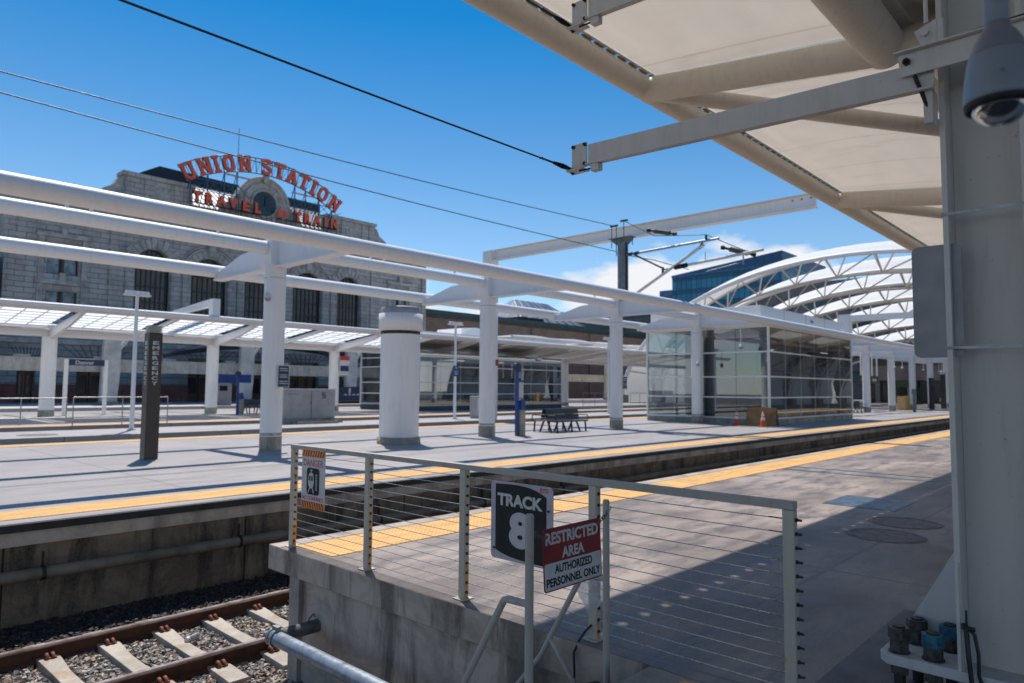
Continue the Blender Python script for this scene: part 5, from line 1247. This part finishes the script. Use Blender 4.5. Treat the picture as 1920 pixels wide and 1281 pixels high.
# hipped roof behind
m = MB(); m.prism([(27.5, SYY+2.0, 21.5), (51.5, SYY+2.0, 21.5), (50.5, SYY+9, 25.6), (28.5, SYY+9, 25.6)], (0, .2, -.2)); rf = m.build('roof', ROOFM, t)
m = MB()
for k in range(40): x = 27.7+k*.6; x1 = 28.7+k*.56; m.beam((x, SYY+1.95, 21.55), (x1, SYY+8.9, 25.6), .07, .10)
m.build('standing_seams', simple('seam_shadow_grey', (.22, .23, .28), .5, .2, .1, 3), rf)
m = MB(); m.prism([(28.2, SYY+9.2, 25.5), (51.3, SYY+9.2, 25.5), (51.3, SYY+9.2, 26.75), (30.2, SYY+9.2, 27.1), (28.2, SYY+9.2, 25.9)], (0, 10, 0)); m.build('dark_ridge', ROOFD, t)
m = MB(); m.cyl((38.0, SYY+6, 22), (38.0, SYY+6, 33.0), .06, .03, 8); tag(m.build('flagpole', TEAL, loc=(38, SYY+6, 20)), 'thin bare flagpole rising behind the clock gable', 'flagpole')

# neon sign: open framework + block letters
t = T('roof_sign', 'large orange-red lettered roof sign on an open blue-green steel frame', 'sign', (38.1, SYY-1.2, 20.3))
yS = SYY-1.5; AC = (38.04, 9.55); AR = 17.0
def arcp(r, a): return Vector((AC[0]+r*math.sin(a), 0, AC[1]+r*math.cos(a)))
b = MB()
for r in (AR-.85, AR+.9):
    pts = [arcp(r, math.radians(-33+66*k/30))+Y_*(yS+.35) for k in range(31)]; b.tube(pts, .07, 6)
for k in range(31):
    a = math.radians(-33+66*k/30); b.beam(arcp(AR-.85, a)+Y_*(yS+.35), arcp(AR+.9, a)+Y_*(yS+.35), .06, .06)
    if k < 30: a2 = math.radians(-33+66*(k+1)/30); b.beam(arcp(AR-.85, a)+Y_*(yS+.38), arcp(AR+.9, a2)+Y_*(yS+.38), .03, .03)
b.build('arched_truss', TEAL, t)
for x in (29.6, 31.4, 33.2, 34.6, 41.6, 43.0, 44.8, 46.6):
    if x in (29.6, 41.6): b = MB()
    zt = AC[1]+math.sqrt((AR-.85)**2-(x-AC[0])**2)
    b.beam((x, yS+.35, 20.9), (x, yS+.35, zt), .10, .10); b.beam((x, yS+.4, zt), (x, yS+2.4, 20.9), .07, .07)
    b.beam((x, yS+.4, 22.6), (x+1.5, yS+.4, min(zt, 23.9)), .05, .05); b.beam((x+1.5, yS+.42, 22.6), (x, yS+.42, min(zt, 23.9)), .05, .05)
    if x == 34.6:
        for z in (22.45, 23.6): b.beam((29.4, yS+.36, z), (35.1, yS+.36, z), .07, .07)
        b.build('support_frame', TEAL, t)
for z in (22.45, 23.6): b.beam((41.3, yS+.36, z), (46.8, yS+.36, z), .07, .07)
b.build('support_frame', TEAL, t)
b = MB(); b.beam((33.2, yS+.3, 24.75), (36.0, yS+.3, 24.75), .25, .12); b.beam((41.2, yS+.3, 24.4), (44.6, yS+.3, 24.4), .2, .12); b.build('catwalk', simple('salmon_catwalk', (.45, .30, .26), .6, 0, .1, 3), t)
L = {'U': [[(-.42, .72), (-.42, -.46), (-.16, -.74), (.16, -.74), (.42, -.46), (.42, .72)], [(-.62, .70), (-.22, .70)], [(.22, .70), (.62, .70)]],
     'N': [[(-.42, -.74), (-.42, .74)], [(.42, -.74), (.42, .74)], [(-.42, .70), (.42, -.70)], [(-.60, .72), (-.30, .72)], [(-.60, -.72), (-.24, -.72)], [(.24, .72), (.60, .72)]],
     'I': [[(0, -.74), (0, .74)], [(-.24, .72), (.24, .72)], [(-.24, -.72), (.24, -.72)]],
     'O': [[(-.42, .40), (-.18, .70), (.18, .70), (.42, .40), (.42, -.40), (.18, -.70), (-.18, -.70), (-.42, -.40), (-.42, .40)]],
     'S': [[(.40, .44), (.22, .70), (-.20, .70), (-.40, .48), (-.40, .20), (-.18, .03), (.18, -.03), (.40, -.20), (.40, -.48), (.20, -.70), (-.24, -.70), (-.42, -.44)]],
     'T': [[(-.50, .68), (.50, .68)], [(0, .68), (0, -.74)], [(-.52, .72), (-.52, .46)], [(.52, .72), (.52, .46)], [(-.20, -.72), (.20, -.72)]],
     'A': [[(-.44, -.74), (0, .72)], [(.44, -.74), (0, .72)], [(-.26, -.28), (.26, -.28)], [(-.60, -.72), (-.24, -.72)], [(.24, -.72), (.60, -.72)]]}
xs = [29.24, 30.9, 32.15, 33.5, 35.3, 37.89, 39.5, 41.1, 42.65, 43.92, 45.2, 46.84]
for ch_, x in zip('UNIONSTATION', xs):
    a = math.asin((x-AC[0])/AR); O = arcp(AR, a)+Y_*yS; u_ = Vector((math.cos(a), 0, -math.sin(a))); v_ = Vector((math.sin(a), 0, math.cos(a)))
    for mat_, dy, wd in ((SIGNBACK, .16, .36), (NEON, .0, .31)):
        b = MB(); k = 0
        for st in L[ch_]:
            for p, q in zip(st[:-1], st[1:]):
                k += 1; P = O+u_*p[0]*1.06+v_*p[1]*1.06+Y_*(dy+.004*k); Q = O+u_*q[0]*1.06+v_*q[1]*1.06+Y_*(dy+.004*k); d_ = (Q-P).normalized()*.08
                b.beam(P-d_, Q+d_, .12, wd, (0, 1, 0)) if False else b.obox((P+Q)/2, Q-P, (Q-P).cross(Y_), Y_, (Q-P).length+.16, wd, .14)
        if mat_ is NEON: p_ = b.build('letter', mat_, t)
        else: back = b
    back.build('letter_side', SIGNBACK, p_)
xs2 = [30.26, 31.56, 32.83, 34.14, 35.59, 36.97]
for ch_, x in list(zip('TRAVEL', xs2))+list(zip('TRAIN', [41.92, 43.18, 44.47, 45.6, 46.76])):
    ww = {'I': .26, 'A': .98, 'V': .98, 'L': .72, 'E': .74}.get(ch_, .84)
    b = MB(); b.text(ch_, (x, yS, 21.62), X_, Z_, -Y_, ww, 1.15, .055, .1); p_ = b.build('letter', NEON, t)
    b = MB(); b.text(ch_, (x+.04, yS+.25, 21.58), X_, Z_, -Y_, ww+.12, 1.25, .06, .3); b.build('letter_side', SIGNBACK, p_)
b = MB(); b.text('by', (40.05, yS, 21.55), X_, Z_, -Y_, 1.55, 1.55, .03, .1, .3); b.build('letter', NEON, t)
b = MB(); b.box(29.6, yS+.42, 20.95, 37.6, yS+.5, 21.1); b.box(39.4, yS+.42, 20.95, 47.4, yS+.5, 21.1); b.box(29.6, yS+.42, 20.3, 47.4, yS+.5, 20.5)
for k in range(30): x = 29.7+k*.61; b.beam((x, yS+.45, 20.3), (x, yS+.45, 21.1), .05, .05)
b.build('lettering_base', DARKM, t)

# corner building at the far left with awning
t = T('corner_building', 'brown brick corner building with a dark awning at the far left', 'building', (8, 72, 0))
b = MB(); b.box(-10, 73.5, 0, 13.2, 90, 13.2); b.build('wall', BRICK, t)
b = MB(); b.prism([(9.5, 72.4, 11.8), (13.0, 72.4, 11.8), (13.0, 73.4, 13.0), (9.5, 73.4, 13.0)], (0, 0, .3)); b.build('awning', NAVYD, t)

# brick wing to the right
t = T('brick_wing', 'long low brick wing with a dark green cornice right of the station', 'building', (90, 77, 0))
b = MB(); b.box(62.8, 77, 0, 126, 92, 11.9); b.build('wall', BRICK, t)
b = MB(); b.box(62.8, 76.85, 0, 126, 76.99, 8.6); b.build('lower_wall', REDBR, t)
b = MB(); b.box(62.75, 76.3, 11.901, 126.3, 92, 12.25); b.box(62.75, 76.0, 12.251, 126.5, 92.2, 12.9); b.build('cornice', GREENT, t)
for k in range(14):
    x = 65+k*4.3; b = MB(); b.box(x, 76.78, 6.2, x+1.8, 76.84, 8.2); p = b.build('window', DARKG, t)
    b = MB(); b.box(x-.15, 76.76, 8.21, x+1.95, 76.849, 8.5); b.build('lintel', TRIM, p)
for x in (70.2, 87, 103):
    b = MB(); b.cyl((x, 76.7, 0), (x, 76.7, 11.8), .07, n=6); b.build('downpipe', DARKM, t)
b = MB(); b.prism([(95, 82, 12.9), (110, 82, 12.9), (108, 86, 14.2), (97, 86, 14.2)], (0, 3, 0)); b.box(88, 80, 12.91, 94, 84, 14.0); b.build('roof_light', ROOFD, t)
t = T('roof_skylight', 'pale pyramid skylight on the roof beyond the brick wing', 'skylight', (101, 86, 13))
b = MB(); c = Vector((104, 92, 19.0)); p = [(92, 84, 13.2), (114, 84, 13.2), (114, 100, 13.2), (92, 100, 13.2)]
b.add([Vector(q) for q in p]+[c-X_*5, c+X_*5], [(0, 1, 5, 4), (1, 2, 5), (2, 3, 4, 5), (3, 0, 4), (3, 2, 1, 0)]); b.build('glass', simple('grey_skylight_glass', (.30, .33, .40), .35, .1, .25, .8), t)
b = MB()
for k in range(8): b.beam((93+k*3, 83.9, 13.3), (99+k*1.4, 92, 19.0), .15, .15)
b.build('glazing_bars', GALV, t)

# ------------------------------------------------------------------ train hall: big white arches
t = T('train_hall', 'white arched train hall of fabric strips and tubular trusses', 'train hall', (100, 19, 0))
XK = [75, 84, 93, 102, 111, 120, 129, 138]; HK = [15.6, 15.0, 14.6, 13.9, 13.0, 11.9, 10.6, 10.2]; AK = [27.7]*8; CKy = [23]*8
def hp_(k, a, dz=0, da=0): return Vector((XK[k], CKy[k]+(AK[k]+da)*math.cos(a), (HK[k]+dz)*math.sin(a)))
NA = 36
for k in range(len(XK)-1):
    A = [hp_(k, PI*i/NA) for i in range(NA+1)]
    b = MB(); b.tube(A, .24, 10); b.build('arch_tube', WHITE, t)
    # bulging fabric strip behind this arch
    b = MB(); vs = []; wd = 6.9 if k else 7.0
    for i in range(NA+1):
        a = PI*i/NA; up = Vector((0, math.cos(a), math.sin(a))); env = math.sin(PI*min(1, max(0, (i-1)/(NA-2))))**.5
        for j in range(6):
            f = j/5; vs.append(A[i]+X_*(.3+wd*f)+up*(.15+.9*math.sin(PI*f*.9)*env+((1.9 if k else 1.3)*f*env)))
    b.add(vs, [(i*6+j, (i+1)*6+j, (i+1)*6+j+1, i*6+j+1) for i in range(NA) for j in range(5)], True)
    o = b.build('fabric_strip', MEMW, t)
    B = [p+X_*(wd+.4)+Vector((0, math.cos(PI*i/NA), math.sin(PI*i/NA)))*(2.3 if k else 1.6)*(math.sin(PI*i/NA)**.5) for i, p in enumerate(A)]
    b = MB(); b.tube(B, .16, 8); b.build('arch_tube', TAN, t)
    # lower chord and webs of the truss
    C = [hp_(k, PI*i/NA, -1.7, -2.0)+X_*3.0 for i in range(NA+1)]
    b = MB(); b.tube(C[2:-2], .15, 8); b.build('lower_chord', TAN, t)
    b = MB()
    for i in range(3, NA-2, 2):
        b.cyl(C[i], A[i], .09, n=6); b.cyl(C[i], B[i], .09, n=6)
        if i+2 < NA-1: b.cyl(C[i], A[i+2], .08, n=6)
        b.cyl(C[i], B[i-1], .07, n=6)
    b.build('web_members', TAN, t)
for k in range(7):
    for a in (0, PI):
        b = MB(); p = hp_(k, a); b.box(p.x-.6, p.y-.6, 0, p.x+.6, p.y+.6, 1.0); b.build('abutment', COLLAR, t)

# ------------------------------------------------------------------ distant buildings
t = T('glass_office', 'tall blue glass office block behind the arched train hall', 'building', (180, 80, 0))
b = MB(); b.prism([(170, 67.9, 0), (170, 98.3, 0), (170, 98.3, 32.3), (170, 67.9, 33.0)], (30, 0, 0)); b.build('curtain_wall', BLUEG, t)
b = MB(); b.prism([(169.8, 67.7, 33.01), (169.8, 98.4, 32.31), (169.8, 98.4, 33.0), (169.8, 67.7, 36.2)], (30.5, 0, 0)); b.build('upper_cladding', curtain_glass('blue_cladding_panels', (.04, .15, .32), (.05, .18, .36), (.02, .06, .12), 2.2, 9.0, rough=.4), t)
t = T('office_annex', 'lower dark glass office block left of the tall blue one', 'building', (175, 110, 0))
b = MB(); b.box(172, 98.6, 0, 200, 103.5, 29.5); b.build('front_bay', BLUER, t)
b = MB(); b.box(171.9, 99.2, 0, 171.99, 103.0, 27.8); b.build('bay_glass', TEALG, t)
b = MB(); b.box(176, 103.6, 0, 200, 150, 25.6); b.build('long_wing', curtain_glass('dark_teal_glass', (.006, .05, .07), (.01, .07, .09), (.01, .02, .03), 3, 3.4), t)
t = T('clad_block', 'grey brown clad block with teal windows behind the arches', 'building', (150, 30, 0))
b = MB(); b.box(150, -30, 0, 175, 66, 24.5); b.build('wall', PURP, t)
for r_ in range(4):
    for k in range(12):
        y = -26+k*7.6; b = MB(); b.box(149.9, y, 3.4+r_*4.9, 149.99, y+4.6, 5.7+r_*4.9); b.build('window', TEALG, t)
t = T('shop_frontage', 'low grey building with dark shopfronts at the end of the platform', 'building', (112, 10, 0))
b = MB(); b.box(112, -25, 3.3, 125, 33, 5.4); b.build('upper_band', PURP, t)
b = MB(); b.box(112.6, -25, 0, 125, 33, 3.29); b.build('shop_glass', DARKG, t)
b = MB(); b.box(112, -25, 5.41, 125, 33, 7.9); b.build('roof_storey', simple('dark_brown_cladding', (.05, .048, .052), .5, 0, .2, .5), t)
for k in range(14):
    b = MB(); b.box(111.95, -24+k*4.2, 0, 112.59, -23.4+k*4.2, 3.28); b.build('pier', GREYP, t)
for k in (10, 11.6, 6.4, 5):
    b = MB(); b.box(111.9, -23+k*4.2, 2.3, 112.55, -20.3+k*4.2, 3.2); b.build('awning', GREENS, t)
b = MB()
for k in range(4): b.box(111.96, 20.5-k*8, .3, 112.5, 23-k*8, .9)
b.build('planter', TRIM, t)
t = T('yellow_box', 'small tan and yellow box stand between the far white columns', 'stand', (71.5, 17.6, 0))
b = MB(); b.box(70.6, 17.2, 0, 71.4, 17.9, 1.25); b.build('tan_box', AMBER, t); b = MB(); b.box(71.8, 17.2, 0, 72.2, 17.6, 1.3); b.build('yellow_box_body', YELP, t)
t = T('display_stand', 'dark display stand with a teal screen past the far columns', 'display', (74, 16.2, 0))
b = MB(); b.box(75.6, 16.2, 0, 76.8, 16.4, 3.0); b.build('casing', DARKM, t); b = MB(); b.box(75.7, 16.18, 2.2, 76.7, 16.199, 2.85); b.build('screen', TEAL, t)
pp = T('emergency_pylon', 'distant dark brown pylon near the grey column', 'pylon', (80, 16, 0))
b = MB(); b.box(79.8, 15.9, 0, 80.2, 16.3, 3.4); b.build('post', BROWNP, pp); b = MB(); b.box(79.75, 15.85, 3.41, 80.25, 16.35, 3.6); b.build('cap', SIGNW, pp)
b = MB(); b.box(65.0, 15.1, 0, 65.22, 15.3, 1.5); b.cyl((65.1, 15.2, 1.5), (65.1, 15.2, 1.9), .18, n=10)
tag(b.build('bollard', GREYP, loc=(65.1, 15.2, 0)), 'slim grey bollard between the first far columns', 'bollard')
# drop sign hanging from the pergola beyond the pavilion
t = T('hanging_sign', 'dark green sign boards hung on four white rods beyond the pavilion', 'sign', (64.5, 19.5, 4))
for x in (62.2, 63.6, 65.2, 66.6): b = MB(); b.cyl((x, 18.4, 3.0), (x, 18.4, 4.95), .06, n=8); b.build('rod', WHITE, t)
b = MB(); b.box(61.9, 18.35, 2.35, 64.2, 18.45, 3.0); b.box(64.6, 18.35, 2.35, 66.9, 18.45, 3.0); b.build('boards', GREENS, t)
b = MB(); b.box(62.3, 18.34, 2.55, 63.2, 18.349, 2.75); b.box(65.1, 18.34, 2.55, 66.2, 18.349, 2.75); b.build('lettering', SIGNW, t)
t = T('hall_frame', 'tall white portal frame standing before the last arches', 'frame', (70, 20, 0))
b = MB(); b.box(66.6, 20.6, 5.3, 67.5, 21.5, 8.6); b.build('post', WHITE, t); b = MB(); b.box(66.7, 8.0, 8.0, 67.4, 20.59, 8.5); b.build('beam', WHITE, t)
